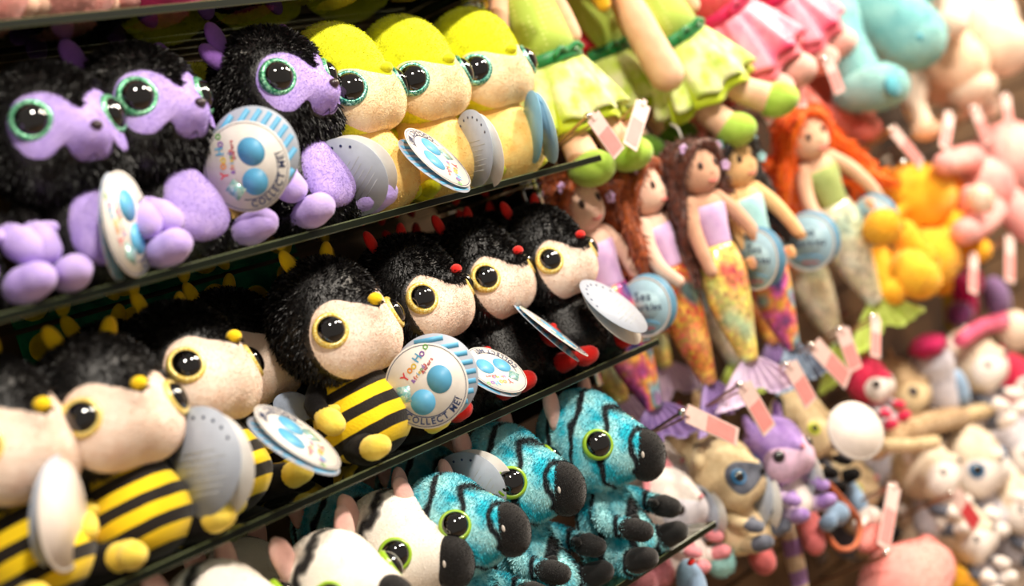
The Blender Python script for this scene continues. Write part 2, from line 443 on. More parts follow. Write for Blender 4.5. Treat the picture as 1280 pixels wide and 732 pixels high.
LADYFACE = Patch((0, -22), [(0, -2), (12, 0), (26, 13), (44, 20), (62, 8), (66, -14), (56, -40), (36, -58), (12, -66), (0, -66)])
BUSHFACE = Patch((0, -26), [(0, -3), (16, 4), (34, 13), (58, 15), (76, -2), (75, -28), (58, -46), (34, -60), (12, -66), (0, -67)])
MONKFACE = Patch((0, 0), [(0, 10), (14, 26), (36, 33), (58, 26), (68, 4), (58, -20), (40, -27), (24, -20), (17, -31), (0, -36)])

def plush(spec, label, group, name):
    """a sitting big-headed soft toy; front is -Y, seat at z = 0"""
    k = .016; hp = HEADS[spec['head']]; hz = spec.get('hz', .118)
    r = thing(name, label, 'soft toy', group=group)
    H = Vector((0, -.004, hz)); R = Matrix.Identity(4)
    pt = spec.get('patch'); eyes = spec['eyes']; eaz, eel, erp, err, emat = eyes
    def skip(p):
        s = np.zeros(len(p), bool)
        if pt: s |= pt.inside(p, 1.0)
        for sg in (1, -1):
            e = np.array(surf(hp, k, eaz * sg, eel)[0]); s |= np.linalg.norm(p - e, axis=1) < err * 1.05
        return s
    L = spec.get('fl', .006)
    hd = MB().blob(hp, 5, k); hd.fur(spec.get('fn', 15000), L, spec.get('fw', .00045), comb=(0, .25, -.8), lean=.85, skip=skip)
    hd.link('head', spec['fur'], r, loc=H)
    if pt:
        fm = pt.mesh(hp, k)
        def esk(p):
            s = np.zeros(len(p), bool)
            for sg in (1, -1):
                e = np.array(surf(hp, k, eaz * sg, eel)[0]); s |= np.linalg.norm(p - e, axis=1) < err * 1.05
            return s
        fm.fur(spec.get('ffn', 9000), spec.get('ffl', .0022), .0003, comb=(0, 0, -.6), skip=esk)
        fm.link('face_patch', spec['facemat'], r, loc=H)
    for sg in (1, -1):
        P, N = surf(hp, k, eaz * sg, eel)
        tilt = (N + Vector((0, -.25, .0))).normalized()
        make_eye(r, P + N * .0006, tilt, erp, err, emat, H, R)
    # nose
    nz = spec['nose']
    if nz[0] == 'button':
        P, N = surf(hp, k, 0, nz[1]); nm = MB().ell(P + N * .001, (nz[2], nz[2] * .9, nz[2] * .8)); nm.link('nose', nz[3], r, loc=H)
    elif nz[0] == 'big':
        nm = MB().blob([((0, -.060, -.011), (.0205, .019, .0255))], 5, c=(0, -.060, -.010)); nm.fur(5000, .0014, .0003, comb=(0, 0, -.2), lean=.3)
        nm.link('nose', NOSEBLK, r, loc=H)
        for sg in (1, -1):
            MB().ell((.0190 * sg, -.065, -.006), (.0012, .0016, .0034)).link('nose_glint', plain('white_glint', (235, 225, 215), .2), r, loc=H)  # small white bead, a painted highlight on the black nose
    if spec.get('mouth'):
        mm = MB()
        for sg in (1, -1):
            P0 = [surf(hp, k, a * sg, e)[0] + surf(hp, k, a * sg, e)[1] * .002 for a, e in ((0, -26), (6, -31), (13, -30), (18, -25))]
            mm.tube(P0, .0006, 6)
        mm.link('mouth_stitch', spec['mouth'], r, loc=H)
    # ears
    er = spec['ears']
    for sg in (1, -1):
        e = MB()
        if er[0] == 'antenna': e.ell((sg * er[2], .004, .058), (.0075, .004, .013), (0, sg * .45, 0)); e.tube([(sg * er[2] * .9, .004, .04), (sg * er[2], .004, .05)], .0022, 8)
        elif er[0] == 'point': e.blob([((sg * .036, .004, .05), (.010, .005, .017)), ((sg * .04, .004, .064), (.004, .003, .008))], 3, c=(sg * .036, .004, .052), k=.01)
        elif er[0] == 'leaf': e.ell((sg * .052, .008, .036), (.018, .005, .010), (0, -sg * .5, 0)); e.ell((sg * .046, .006, .052), (.011, .004, .015), (0, sg * .5, 0))
        elif er[0] == 'round': e.ell((sg * .044, .006, .038), (.017, .008, .017))
        elif er[0] == 'flap': e.blob([((sg * .037, .016, .040), (.011, .005, .020)), ((sg * .042, .018, .052), (.007, .004, .012))], 3, c=(sg * .038, .016, .042), k=.008)
        elif er[0] == 'cone': e.loft([(sg * .034, .004, z, .017 * (1 - t) + .002, .007 * (1 - t) + .001) for t, z in ((0, .028), (.3, .042), (.6, .055), (.85, .064), (1, .068))])
        e.link('ear', er[1], r, loc=H)
    # body
    bp = spec.get('body', [((0, 0, .040), (.034, .031, .040)), ((0, -.003, .024), (.038, .034, .024)), ((0, 0, .07), (.022, .021, .02))])
    b = MB().blob(bp, 5, .02, c=(0, 0, .04))
    if spec.get('bfur', 0): b.fur(spec['bfur'], spec.get('bfl', .004), .0004, comb=(0, 0, -.8), lean=.8)
    b.link('body', spec['bodymat'], r)
    if spec.get('tummy'):
        tp = Patch((0, 6), [(0, 52), (24, 46), (38, 26), (42, 2), (38, -18), (22, -32), (0, -36)])
        bl = [(tuple(np.array(a) - np.array((0, 0, .04))), q) for a, q in bp]
        t = tp.mesh(bl, .02, h=.005); t.fur(5000, .002, .0003, comb=(0, 0, -.4)); t.link('tummy', spec['tummy'], r, loc=(0, 0, .04))
    # arms > hands
    for sg in (1, -1):
        ah = spec.get('arm', [(.024, -.006, .068), (.038, -.018, .056), (.037, -.036, .048)])
        pts = [(p[0] * sg, p[1], p[2]) for p in ah]
        a = MB().tube(pts, [.010, .0095, .0085], 14)
        if spec.get('afur'): a.fur(2500, .004, .0004, comb=(0, 0, -.6), lean=.8)
        ao = a.link('arm', spec['armmat'], r)
        e = Vector(pts[-1]); g = (e - Vector(pts[-2])).normalized(); hr = spec.get('hand', .0115)
        h = MB().tube([e - g * .001, e + g * hr * .6, e + g * hr * 1.3], [hr * .8, hr, hr * .92], 16, flat=((0, 0, 1), .85))
        h.tube([e + Vector((-sg * hr * .6, 0, hr * .3)), e + g * hr * .5 + Vector((-sg * hr * 1.0, 0, hr * .5))], [hr * .35, hr * .35], 10)
        if spec.get('handfur'): h.fur(1500, .0016, .0003)
        h.link('hand', spec['handmat'], ao)
        # leg > foot
        ft = spec.get('leg', [(.022, -.012, .018), (.030, -.034, .015)])
        lp = [(p[0] * sg, p[1], p[2]) for p in ft]
        l = MB().tube(lp, [.015, .0135], 14)
        if spec.get('afur'): l.fur(2000, .004, .0004, comb=(0, 0, -.6), lean=.8)
        lo = l.link('leg', spec['armmat'] if spec['bodymat'] is not BEE else BLACKCLOTH, r)
        e = Vector(lp[-1]); fr = spec.get('footr', .0135); g = Vector((sg * .25, -1, .12)).normalized()
        if spec.get('toes'):
            F = MB().tube([e, e + g * .014, e + g * .030 + Vector((0, 0, .002))], [.011, .0105, .0085], 14, flat=((0, 0, 1), .75))
            F.tube([e + Vector((-sg * .006, 0, 0)), e + Vector((-sg * .018, -.014, .002))], [.007, .006], 12)
            for q in (-1, 0, 1): F.ell(tuple(e + g * .038 + Vector((q * .0055, 0, .002))), (.0042, .006, .0042))
        else:
            F = MB().tube([e, e + g * fr * .8, e + g * fr * 1.5], [fr * .92, fr * 1.05, fr * .95], 16, flat=((0, 0, 1), .88))
        F.link('foot', spec['handmat'], lo)
    if spec.get('wings'):
        for sg in (1, -1):
            MB().ell((sg * .036, .030, .062), (.020, .0035, .013), (0, -sg * .5, sg * .3)).link('wing', spec['wings'], r)
    if spec.get('tail'):
        MB().tube([(0, .03, .014), (.02, .045, .012), (.045, .045, .016)], [.008, .009, .007], 12).link('tail', spec['tail'], r)
    return r

HEADPARTS = ('head', 'face_patch', 'eye', 'nose', 'nose_glint', 'mouth_stitch', 'ear')
def pose(r, loc, yaw=0, head=(0, 0, 0), s=1.0, hz=.118, lean=(0, 0)):
    """stand the toy at loc, turn it, and turn its head on the neck"""
    r.location = loc; r.rotation_euler = (lean[0], lean[1], yaw); r.scale = (s, s, s)
    Hc = Matrix.Translation((0, -.004, hz)); M = Hc @ Euler(head).to_matrix().to_4x4() @ Hc.inverted()
    for c in kids(r):
        if c.name.split('.')[0] in HEADPARTS: c.matrix_local = M @ c.matrix_local
    return r

# ------------------------------------------------------------------ round hang tags
def glyphs(mb, txt, size, place, mi, spacing=1.0):
    """flat letters; place(i, x) gives the 4x4 for a letter whose pen position is x"""
    x = 0
    for i, ch in enumerate(txt):
        cu = bpy.data.curves.new('glyph', 'FONT'); cu.body = ch; cu.size = size; cu.resolution_u = 3; cu.offset = size * .02
        o = bpy.data.objects.new('glyph', cu); me = bpy.data.meshes.new_from_object(o)
        adv = size * (.34 if ch in " !.I&i" else .62) * spacing
        if len(me.vertices):
            co = np.array([v.co[:] for v in me.vertices]); adv = (co[:, 0].max() + size * .07) * spacing
            M = np.array(place(i, x + adv / 2)); co[:, 0] -= adv / 2
            co = (M[:3, :3] @ co.T).T + M[:3, 3]
            mb.add(co, [tuple(p.vertices) for p in me.polygons], mi[i % len(mi)] if isinstance(mi, (list, tuple)) else mi)
        bpy.data.objects.remove(o); bpy.data.curves.remove(cu); bpy.data.meshes.remove(me); x += adv
    return x

def T4(x, y, z, a=0): return Matrix.Translation((x, y, z)) @ Matrix.Rotation(a, 4, 'Z')

TAGR = .036
def tag_meshes():
    R = TAGR; z = .0005
    f = MB().disc(R, 0, z).disc(R * .96, z, z + .00012, r_in=R * .945, mi=1)
    f = f.link('hang_tag', [CARD, P_NAVY])
    # printing on the cover
    p = MB(); zz = z + .00025
    p.disc(R * .30, zz, zz + .0001, cx=R * .34, cy=R * .10, mi=0, ry=R * .33); p.disc(R * .30, zz, zz + .0001, cx=-R * .14, cy=-R * .36, mi=0, ry=R * .30)
    p.box((-R * .72, -R * .30, zz), (-R * .40, R * .08, zz + .0002), mi=3)
    for i in range(3): p.box((-R * .02 + i * R * .07, R * .30 + i * R * .09, zz), (-R * .0 + i * R * .07 + R * .05, R * .31 + i * R * .09, zz + .0001), mi=1)
    # arc line round the lower lettering
    for k in range(46):
        a = math.radians(214 + k * 2.6)
        for rr_ in (.73,):
            p.box((-R * .018, -R * .010, zz), (R * .018, R * .010, zz + .0001), mi=1, mat=Matrix.Rotation(a + PI / 2, 4, 'Z') @ Matrix.Translation((0, -R * rr_, 0)))
    p = p.link('printing', [P_BLUE, P_NAVY, P_RED, P_HOLO], f)
    t = MB(); cols = [2, 3, 4, 0, 5, 6]
    ang = math.radians(46); d = Vector((math.cos(ang), math.sin(ang)))
    glyphs(t, 'YooHoo', R * .26, lambda i, x: T4(-R * .46 + d.x * x, R * .16 + d.y * x + (0.03 * R if i % 2 else 0), zz + .0002, ang), cols)
    d2 = Vector((math.cos(ang), math.sin(ang)))
    glyphs(t, '&friends', R * .14, lambda i, x: T4(-R * .28 + d2.x * x, R * .10 + d2.y * x, zz + .0002, ang), [5, 2, 3, 0, 4, 6])
    glyphs(t, 'Aurora', R * .13, lambda i, x: T4(-R * .02 + d2.x * x, R * .28 + d2.y * x, zz + .0002, ang), [2])
    tw = R * .80
    a0 = math.radians(270 - 46)
    glyphs(t, 'COLLECT ME!', R * .215, lambda i, x: T4(math.cos(a0 + x / (R * .80)) * R * .90, math.sin(a0 + x / (R * .80)) * R * .90, zz + .0002, a0 + x / (R * .80) + PI / 2), 1, spacing=1.04)
    t = t.link('lettering', [P_BLUE, P_NAVY, P_RED, P_ORANGE, P_YELLOW, P_PURPLE, P_GREEN], f, smooth=False)
    # back cover, striped sky blue and grey on its inside, dots and rules on its reverse
    b = MB().disc(R * 1.02, -.0005, 0)
    n = 9
    for i in range(n):
        y0 = -R + 2 * R * (i + .15) / n; y1 = y0 + 2 * R / n * .55; q = min(math.sqrt(max(R * R - y0 * y0, 0)), math.sqrt(max(R * R - y1 * y1, 0))) * .98
        b.box((-q, y0, .0001), (q, y1, .0002), mi=1)
    for k in range(9):
        a = math.radians(20 + 17 * k); b.disc(R * .035, -.0007, -.0005, cx=R * .82 * math.cos(a), cy=R * .82 * math.sin(a), mi=2, seg=10)
    for i in range(7):
        y = -R * .62 + i * R * .13; q = R * (.42 + .12 * (i % 3)); b.box((-q, y, -.0006), (q * .8, y + R * .022, -.0005), mi=3)
    b = b.link('back_cover', [CARDGREY, P_BLUE, P_NAVY, P_GREYB], f)
    return f
TAG0 = tag_meshes()
used_tag = [False]

def frame(px, py, Y, major, aspect, side=1, spin=0):
    """pose of a card hanging at a place: its long direction, how far it is turned away, and its spin"""
    P = at(px, py, Y); v = (CAM - P).normalized()
    a = math.radians(major); mj = (IMR * math.cos(a) + IMU * math.sin(a)); mj = (mj - v * mj.dot(v)).normalized(); mn = v.cross(mj)
    n = (v * aspect + mn * side * math.sqrt(max(0, 1 - aspect * aspect))).normalized()
    up = mj; xx = up.cross(n).normalized(); up = n.cross(xx)
    M = Matrix((xx.to_4d(), up.to_4d(), n.to_4d(), Vector((0, 0, 0, 1)))).transposed()
    for i in range(3): M[i][3] = P[i]; M[3][i] = 0
    return M @ Matrix.Rotation(math.radians(spin), 4, 'Z')

def blue_tag():
    R = TAGR; z = .0005
    f = MB().disc(R, 0, z, mi=0).disc(R, z, z + .00012, r_in=R * .93, mi=1).link('hang_tag', [plain('aqua_card', (172, 208, 224), .45), CARD])
    p = MB(); zz = z + .0002
    p.disc(R * .62, zz, zz + .0001, cx=0, cy=R * .05, mi=0, ry=R * .5)
    p.tube([(-R * .5, -R * .55, zz), (0, -R * .45, zz), (R * .5, -R * .58, zz)], .0007, 6, mi=1)
    p.link('printing', [plain('pale_aqua_print', (186, 220, 232), .45), P_BLUE], f)
    t = MB()
    glyphs(t, 'Sea', R * .42, lambda i, x: T4(-R * .34 + x, R * .22, zz + .0003), 0)
    glyphs(t, 'Sparkles', R * .34, lambda i, x: T4(-R * .66 + x, -R * .12, zz + .0003), 0)
    glyphs(t, 'Aurora', R * .17, lambda i, x: T4(-R * .25 + x, -R * .74, zz + .0003), 1)
    t.link('lettering', [P_NAVY, P_RED], f, smooth=False)
    MB().disc(R * 1.0, -.0006, 0).link('back_cover', plain('blue_card', (120, 176, 208), .45), f)
    return f
TAG1 = [None, None]
def blank_tag():
    f = MB().disc(TAGR, 0, .0005, mi=0).disc(TAGR * .96, .0005, .0006, r_in=TAGR * .94, mi=1).link('hang_tag', [plain('ivory_card', (246, 232, 222), .5), CARD])
    MB().disc(TAGR * 1.0, -.0006, 0).link('back_cover', CARDGREY, f)
    return f
def hang(owner, px, py, Y, major, aspect, side=1, spin=0, s=1.0, back=(.004, .004), open_=8, flip=False, blue=False, blank=False):
    first = False
    if blue:
        if TAG1[0] is None: TAG1[0] = blue_tag(); first = True
        src = TAG1[0]
    elif blank:
        if TAG1[1] is None: TAG1[1] = blank_tag(); first = True
        src = TAG1[1]
    else: src = TAG0; first = not used_tag[0]; used_tag[0] = True
    f = src if first else src.copy()
    ch = kids(src)
    if not first:
        C.objects.link(f); nc = []
        for c in ch: g = c.copy(); C.objects.link(g); g.parent = f; nc.append(g)
    else: nc = ch
    M = frame(px, py, Y, major, aspect, side, spin)
    if flip: M = M @ Matrix.Rotation(PI, 4, 'Y')
    bpy.context.view_layer.update()
    f.parent = owner; f.matrix_world = M @ Matrix.Scale(s, 4)
    f.matrix_parent_inverse = Matrix.Identity(4); f.matrix_local = owner.matrix_world.inverted() @ M @ Matrix.Scale(s, 4)
    for c in nc:
        if c.name.startswith('back_cover'):
            c.location = (back[0], back[1], -.0012 - TAGR * math.sin(math.radians(open_)) * 1.12)
            c.rotation_euler = (math.radians(open_), 0, 0)
    return f

# ================================================================== the setting
WALLY = .225
def wood_wall():
    mt, nt, b = nodes_of('brown_slatwall')
    n = noise(nt, 9, 5); n.inputs['Distortion'].default_value = 1.0
    r = ramp(nt, n.outputs['Fac'], [(.3, lin((58, 40, 22))), (.7, lin((96, 68, 38)))])
    nt.links.new(r.outputs[0], b.inputs['Base Color']); b.inputs['Roughness'].default_value = .55
    return mt
WOOD = wood_wall()
wb = MB(); z = 0.0
while z < 2.3:                                   # slatwall boards with grooves between them
    wb.box((-1.9, WALLY, z), (3.2, WALLY + .03, z + .066)); z += .072
wb.box((-1.9, WALLY + .010, 0), (3.2, WALLY + .05, 2.31))
struct('wall_back', wb, WOOD)
FLOORM = fab('floor_vinyl', (150, 130, 108), (132, 112, 92), rough=.5, sheen=0, nscale=8, bs=40, bstr=.1)
struct('floor', MB().box((-2.2, -2.6, -.04), (3.5, WALLY + .05, 0)), FLOORM)
PAINT = fab('cream_paint', (226, 212, 200), (216, 202, 190), rough=.7, sheen=0, nscale=3, bs=200, bstr=.05)
struct('wall_right', MB().box((3.2, -2.6, 0), (3.26, WALLY + .05, 2.31)), PAINT)

# glass shelves: clear faces with a Fresnel sheen, dark green edge
def glass():
    mt, nt, b = nodes_of('shelf_glass'); nt.nodes.remove(b); o = nt.nodes['Material Output']
    t = nt.nodes.new('ShaderNodeBsdfTransparent'); t.inputs[0].default_value = (.80, .88, .82, 1)
    g = nt.nodes.new('ShaderNodeBsdfGlossy'); g.inputs['Roughness'].default_value = .03; g.inputs[0].default_value = (.95, 1, .96, 1)
    f = nt.nodes.new('ShaderNodeFresnel'); f.inputs[0].default_value = 1.55; m_ = nt.nodes.new('ShaderNodeMixShader')
    nt.links.new(f.outputs[0], m_.inputs[0]); nt.links.new(t.outputs[0], m_.inputs[1]); nt.links.new(g.outputs[0], m_.inputs[2]); nt.links.new(m_.outputs[0], o.inputs[0])
    return mt
GLASS = glass()
GEDGE = plain('dark_green_glass_edge', (12, 18, 8), rough=.3, spec=.22)
GBEV = plain('arris_highlight', (96, 104, 72), rough=.25)  # thin highlight line along the glass edge, put into the arris colour
def shelf(z, x1, label, x0=-1.25, y0=0.0, y1=.20):
    t = .0068; e = .0007
    mb = MB()
    P = lambda x, y, zz: (x, y, zz)
    mb.add([P(x0, y0 + e, z), P(x1 - e, y0 + e, z), P(x1 - e, y1, z), P(x0, y1, z), P(x0, y0 + e, z - t), P(x1 - e, y0 + e, z - t), P(x1 - e, y1, z - t), P(x0, y1, z - t)],
           [(0, 1, 2, 3), (7, 6, 5, 4)], 0)
    mb.add([P(x0, y0, z - e), P(x1, y0, z - e), P(x1, y0, z - t + e), P(x0, y0, z - t + e), P(x1, y1, z - e), P(x1, y1, z - t + e), P(x0, y1, z - e), P(x0, y1, z - t + e)],
           [(3, 2, 1, 0), (2, 5, 4, 1), (5, 7, 6, 4), (7, 3, 0, 6)], 1)
    mb.add([P(x0, y0 + e, z), P(x1 - e, y0 + e, z), P(x1, y0, z - e), P(x0, y0, z - e), P(x0, y0 + e, z - t), P(x1 - e, y0 + e, z - t), P(x1, y0, z - t + e), P(x0, y0, z - t + e), P(x1 - e, y1, z), P(x1, y1, z - e)],
           [(3, 2, 1, 0), (4, 5, 6, 7), (1, 8, 9, 2)], 2)
    s = thing('glass_shelf', label, 'shelf', (0, 0, 0), group='glass shelves on the left bay')
    mb.link('glass_pane', [GLASS, GEDGE, GBEV], s, smooth=False)
    for bx in (-.022, -.70):
        b = MB(); b.add([(bx - .003, y1 - .0 + .024, z - t - .001), (bx - .003, .075, z - t - .001), (bx - .003, .078, z - t - .022), (bx - .003, y1 + .024, z - t - .055),
                         (bx + .003, y1 + .024, z - t - .001), (bx + .003, .075, z - t - .001), (bx + .003, .078, z - t - .022), (bx + .003, y1 + .024, z - t - .055)],
                        [(0, 1, 2, 3), (7, 6, 5, 4), (1, 0, 4, 5), (2, 1, 5, 6), (3, 2, 6, 7), (0, 3, 7, 4)])
        bo = b.link('shelf_bracket', BLKMETAL, s, smooth=False)
        MB().box((bx - .011, .078, z - t - .004), (bx + .011, .112, z - t - .001)).box((bx - .0045, .074, z - t - .026), (bx + .0045, .079, z - t - .001)).tube([(bx, .095, z - t - .004), (bx, .095, z - t - .016)], .004, 10).link('bracket_clip', CHROME, bo)
    return s
shelf(1.2, 0, 'topmost glass shelf, cut by the upper edge of the photo, carrying pink and yellow toys')
shelf(1.0, 0, 'glass shelf holding the lilac-faced black monkeys and the lime-headed toys')
shelf(.8, 0, 'glass shelf holding the bee and ladybird toys')
shelf(.6, 0, 'lowest glass shelf, its corner crossing in front of the white kitten')

# ================================================================== toys on the shelves
BASE_BEE = dict(head='puff', fur=BLACK, patch=BEEFACE, facemat=CREAM, eyes=(46, -6, .0120, .0152, G_GOLD), nose=('button', 9, .0068, YELLOW), mouth=None,
                ears=('antenna', YELLOW, .024), bodymat=BEE, armmat=BLACKCLOTH, handmat=PALEYEL, wings=fab('pale_blue_felt', (176, 190, 214)), hz=.122, footr=.0118, hand=.0115,
                body=[((0, -.006, .044), (.037, .036, .043)), ((0, -.010, .028), (.041, .040, .028)), ((0, 0, .072), (.024, .022, .02))],
                arm=[(.030, 0, .070), (.046, -.006, .060), (.052, -.020, .050)], leg=[(.026, -.020, .014), (.036, -.040, .012)])
BASE_LADY = dict(BASE_BEE, nose=('button', 9, .0062, RED), ears=('antenna', RED, .028), bodymat=BLACK, armmat=BLACK, handmat=RED, bfur=9000, afur=1, wings=None, fn=20000, fl=.0068, hz=.128, patch=LADYFACE, ffl=.003)
BASE_BUSH = dict(head='hooded', fur=LIME, patch=BUSHFACE, facemat=BUTTERPALE, eyes=(46, -8, .0140, .0172, G_TEAL), nose=('button', 3, .0070, LIME), ears=('round', LIME), bodymat=BUTTER,
                 armmat=LIME, handmat=LIME, fl=.0028, fw=.0003, fn=10000, hz=.128, body=[((0, -.002, .046), (.042, .040, .046)), ((0, -.006, .030), (.046, .045, .031)), ((0, 0, .08), (.030, .028, .02))], bfur=6000, bfl=.002,
                 arm=[(.034, .012, .074), (.044, .018, .062), (.048, .020, .050)], leg=[(.024, .006, .014), (.032, -.004, .013)], footr=.011, tail=fab('orange_plush', (244, 170, 60)))
BASE_MONK = dict(head='monkey', hz=.124, fur=BLACK, patch=MONKFACE, facemat=LILAC, eyes=(43, 6, .0128, .0160, G_GREEN), nose=('button', -8, .0052, NOSEGL), mouth=fab('plum_thread', (96, 70, 120)),
                 ears=('leaf', fab('purple_felt', (132, 84, 172))), bodymat=BLACK, bfur=9000, armmat=BLACK, afur=1, handmat=LILAC, tummy=LILAC, hand=.0145, footr=.0148, fn=20000, fl=.007, ffl=.0012,
                 body=[((0, -.002, .046), (.038, .036, .044)), ((0, -.004, .028), (.042, .038, .028)), ((0, 0, .075), (.024, .022, .02))],
                 leg=[(.028, -.008, .016), (.040, -.030, .013)], arm=[(.030, -.002, .078), (.047, -.010, .066), (.052, -.026, .050)])
BASE_ZEB = dict(head='long', fur=AQUASTRIPE, patch=None, hz=.128, eyes=(54, 10, .0125, .0150, G_LIME), nose=('big',), ears=('flap', PINKEAR), bodymat=AQUASTRIPE, bfur=9000, armmat=AQUASTRIPE, afur=1,
                handmat=NOSEBLK, handfur=1, fl=.0034, fn=22000, fw=.0004, hand=.0125, leg=[(.024, -.012, .016), (.034, -.028, .013)])
BASE_WZEB = dict(BASE_ZEB, fur=WHITESTRIPE, bodymat=WHITESTRIPE, armmat=WHITESTRIPE, fl=.0018, fw=.0003)

def row(spec, name, group, spots, shelf_z, front=True):
    proto = None; out = []
    for sp in spots:
        px, py, Y, yaw, head, label = sp[:6]; s = sp[6] if len(sp) > 6 else 1.0
        if proto is None: proto = o = plush(spec, label, group, name)
        else: o = None
        out.append((sp, o))
    for sp, o in out[1:]: pass
    objs = [proto] + [dup(proto, sp[5], group) for sp, _ in out[1:]]
    bpy.context.view_layer.update()
    for (sp, _), o in zip(out, objs):
        px, py, Y, yaw, head = sp[:5]; s = sp[6] if len(sp) > 6 else 1.0
        P = at(px, py, Y); pose(o, (P.x, Y, shelf_z + .0005), math.radians(yaw), tuple(math.radians(a) for a in head), s, hz=spec.get('hz', .118))
    bpy.context.view_layer.update()
    return objs

monk = row(BASE_MONK, 'plush_monkey', 'black monkeys with lilac faces', [
    (60, 176, .046, 0, (0, 4, 0), 'black and lilac monkey at far left of its shelf showing both green eyes', .96),
    (172, 152, .052, 4, (0, 4, 6), 'black and lilac monkey second from the left, squeezed behind the first'),
    (333, 112, .048, 10, (2, 2, 2), 'black and lilac monkey beside the lime toys, wearing a large tag that faces out'),
    (-130, 210, .050, 0, (0, 0, 0), 'black and lilac monkey cut off by the left edge, only its paws showing')], 1.0)
bush = row(BASE_BUSH, 'plush_bushbaby', 'lime-headed cream toys', [
    (424, 114, .052, 6, (0, 0, 4), 'lime-headed cream toy next to the black monkeys, leftmost of the three', .93),
    (508, 96, .056, 2, (0, 0, 0), 'lime-headed cream toy in the middle of three, a face-printed tag slanting at its front', .93),
    (588, 72, .058, 0, (0, 0, -4), 'lime-headed cream toy at the end of the shelf by the green dolls', .93)], 1.0)
bee = row(BASE_BEE, 'plush_bee', 'bee toys with striped bodies', [
    (118, 496, .046, -3, (0, 6, 3), 'bee toy showing both eyes, an edge-on white tag beside its striped body', .95),
    (220, 456, .090, 8, (-4, 10, 8), 'bee toy half hidden in the middle of three full bees, dotted tag back in front'),
    (404, 398, .056, 4, (2, 2, 2), 'bee toy nearest the ladybirds with black fur hood and yellow button nose'),
    (-14, 556, .055, 6, (0, 4, 6), 'bee toy cut off by the left edge in shadow')], .8)
lady = row(BASE_LADY, 'plush_ladybird', 'black ladybird toys with red noses', [
    (500, 350, .062, 6, (0, 0, 8), 'ladybird toy beside the bee, wearing the large round tag facing out', .96),
    (582, 324, .068, 6, (0, 0, 4), 'ladybird toy in the middle of three, blue striped tag at its front', .95),
    (668, 312, .056, 4, (0, 0, 2), 'ladybird toy at the shelf end beside the dolls, edge-on tags on both sides', .92)], .8)
zeb = row(BASE_ZEB, 'plush_blue_zebra', 'turquoise zebras with black noses', [
    (560, 655, .020, 12, (0, 4, 2), 'turquoise zebra toy at the front left of three, tag arc behind its head', .92),
    (628, 592, .050, 10, (8, 0, 0), 'turquoise zebra toy between the other two, partly hidden behind the front one'),
    (730, 552, .030, 12, (12, 2, 2), 'turquoise zebra toy farthest along the shelf, its face clear of the others')], .6)
wz = row(BASE_WZEB, 'plush_white_zebra', 'white zebras with black noses', [
    (412, 712, .015, 4, (6, 0, 0), 'white zebra toy at the bottom edge with a pink ear at its left', .92),
    (490, 676, .045, 8, (10, 0, 0), 'white zebra toy right next to the turquoise zebras', .94),
    (268, 752, .030, 8, (0, 0, 4), 'white zebra toy mostly below the bottom edge, only the crown showing')], .6)
# second rows, in the shade behind
BASE_ZEB2 = BASE_ZEB
def behind(src, spots, shelf_z, group):
    for x, yaw, label in spots:
        o = dup(src, label, group); o.location = (x, .140, shelf_z + .0005); o.rotation_euler = (0, 0, math.radians(yaw))
behind(monk[0], [(-.47, 8, 'black and lilac monkey in the back row in shade')], 1.0, 'black monkeys with lilac faces')
behind(bush[1], [(-.26, 4, 'lime-headed toy in the shade of the back row, behind the monkey with the large tag'), (-.37, 10, 'lime-headed toy in the shade of the back row, left of the other back one'), (-.14, 0, 'lime-headed toy in the shade of the back row, nearest the shelf end')], 1.0, 'lime-headed cream toys')
behind(bee[2], [(-.54, 4, 'bee toy at the left of the dark back row'), (-.42, 8, 'bee toy in the dark back row behind the middle bee'), (-.30, 2, 'bee toy in the dark back row behind the ladybirds')], .8, 'bee toys with striped bodies')
behind(lady[0], [(-.17, 6, 'ladybird toy in the dark back row, left one'), (-.055, 0, 'ladybird toy in the dark back row near the shelf end')], .8, 'black ladybird toys with red noses')
behind(zeb[1], [(-.36, 5, 'turquoise zebra in the shade behind the white ones'), (-.25, 9, 'turquoise zebra in the shade of the back row')], .6, 'turquoise zebras with black noses')
behind(wz[1], [(-.48, 5, 'white zebra in the shade of the back row')], .6, 'white zebras with black noses')
# toys on the topmost shelf, only their feet and bodies in view
PINKP = fab('pink_plush', (240, 168, 158)); MAGP = fab('magenta_plush', (214, 56, 116)); PEACHP = fab('peach_plush', (246, 196, 168))
top1 = plush(dict(BASE_BUSH, fur=PINKP, facemat=PEACHP, bodymat=PINKP, armmat=PEACHP, handmat=PEACHP, eyes=(45, -3, .0112, .0150, G_GREEN), nose=('button', 8, .006, MAGP), ears=('round', PINKP), tail=None),
             'pink soft toy on the topmost shelf at the upper left corner', 'pink toys on the topmost shelf', 'plush_pink_toy')
top1.location = (-.62, .04, 1.2005)
o = dup(top1, 'pink soft toy on the topmost shelf beside the corner one', 'pink toys on the topmost shelf'); o.location = (-.54, .05, 1.2005); o.rotation_euler.z = .2
top2 = plush(dict(BASE_BUSH, fur=MAGP, facemat=PEACHP, bodymat=MAGP, armmat=MAGP, handmat=PINKP, eyes=(45, -3, .0112, .0150, G_GREEN), nose=('button', 8, .006, MAGP), ears=('round', MAGP), tail=None),
             'magenta soft toy on the topmost shelf, left of its twin', 'magenta toys on the topmost shelf', 'plush_magenta_toy')
top2.location = (-.45, .05, 1.2005)
o = dup(top2, 'magenta soft toy on the topmost shelf, right of its twin', 'magenta toys on the topmost shelf'); o.location = (-.35, .06, 1.2005)
for x, lb in ((-.25, 'lime and cream toy on the topmost shelf, left of two'), (-.15, 'lime and cream toy on the topmost shelf, right of two')):
    o = dup(bush[1], lb, 'lime toys on the topmost shelf'); o.location = (x, .05, 1.2005)

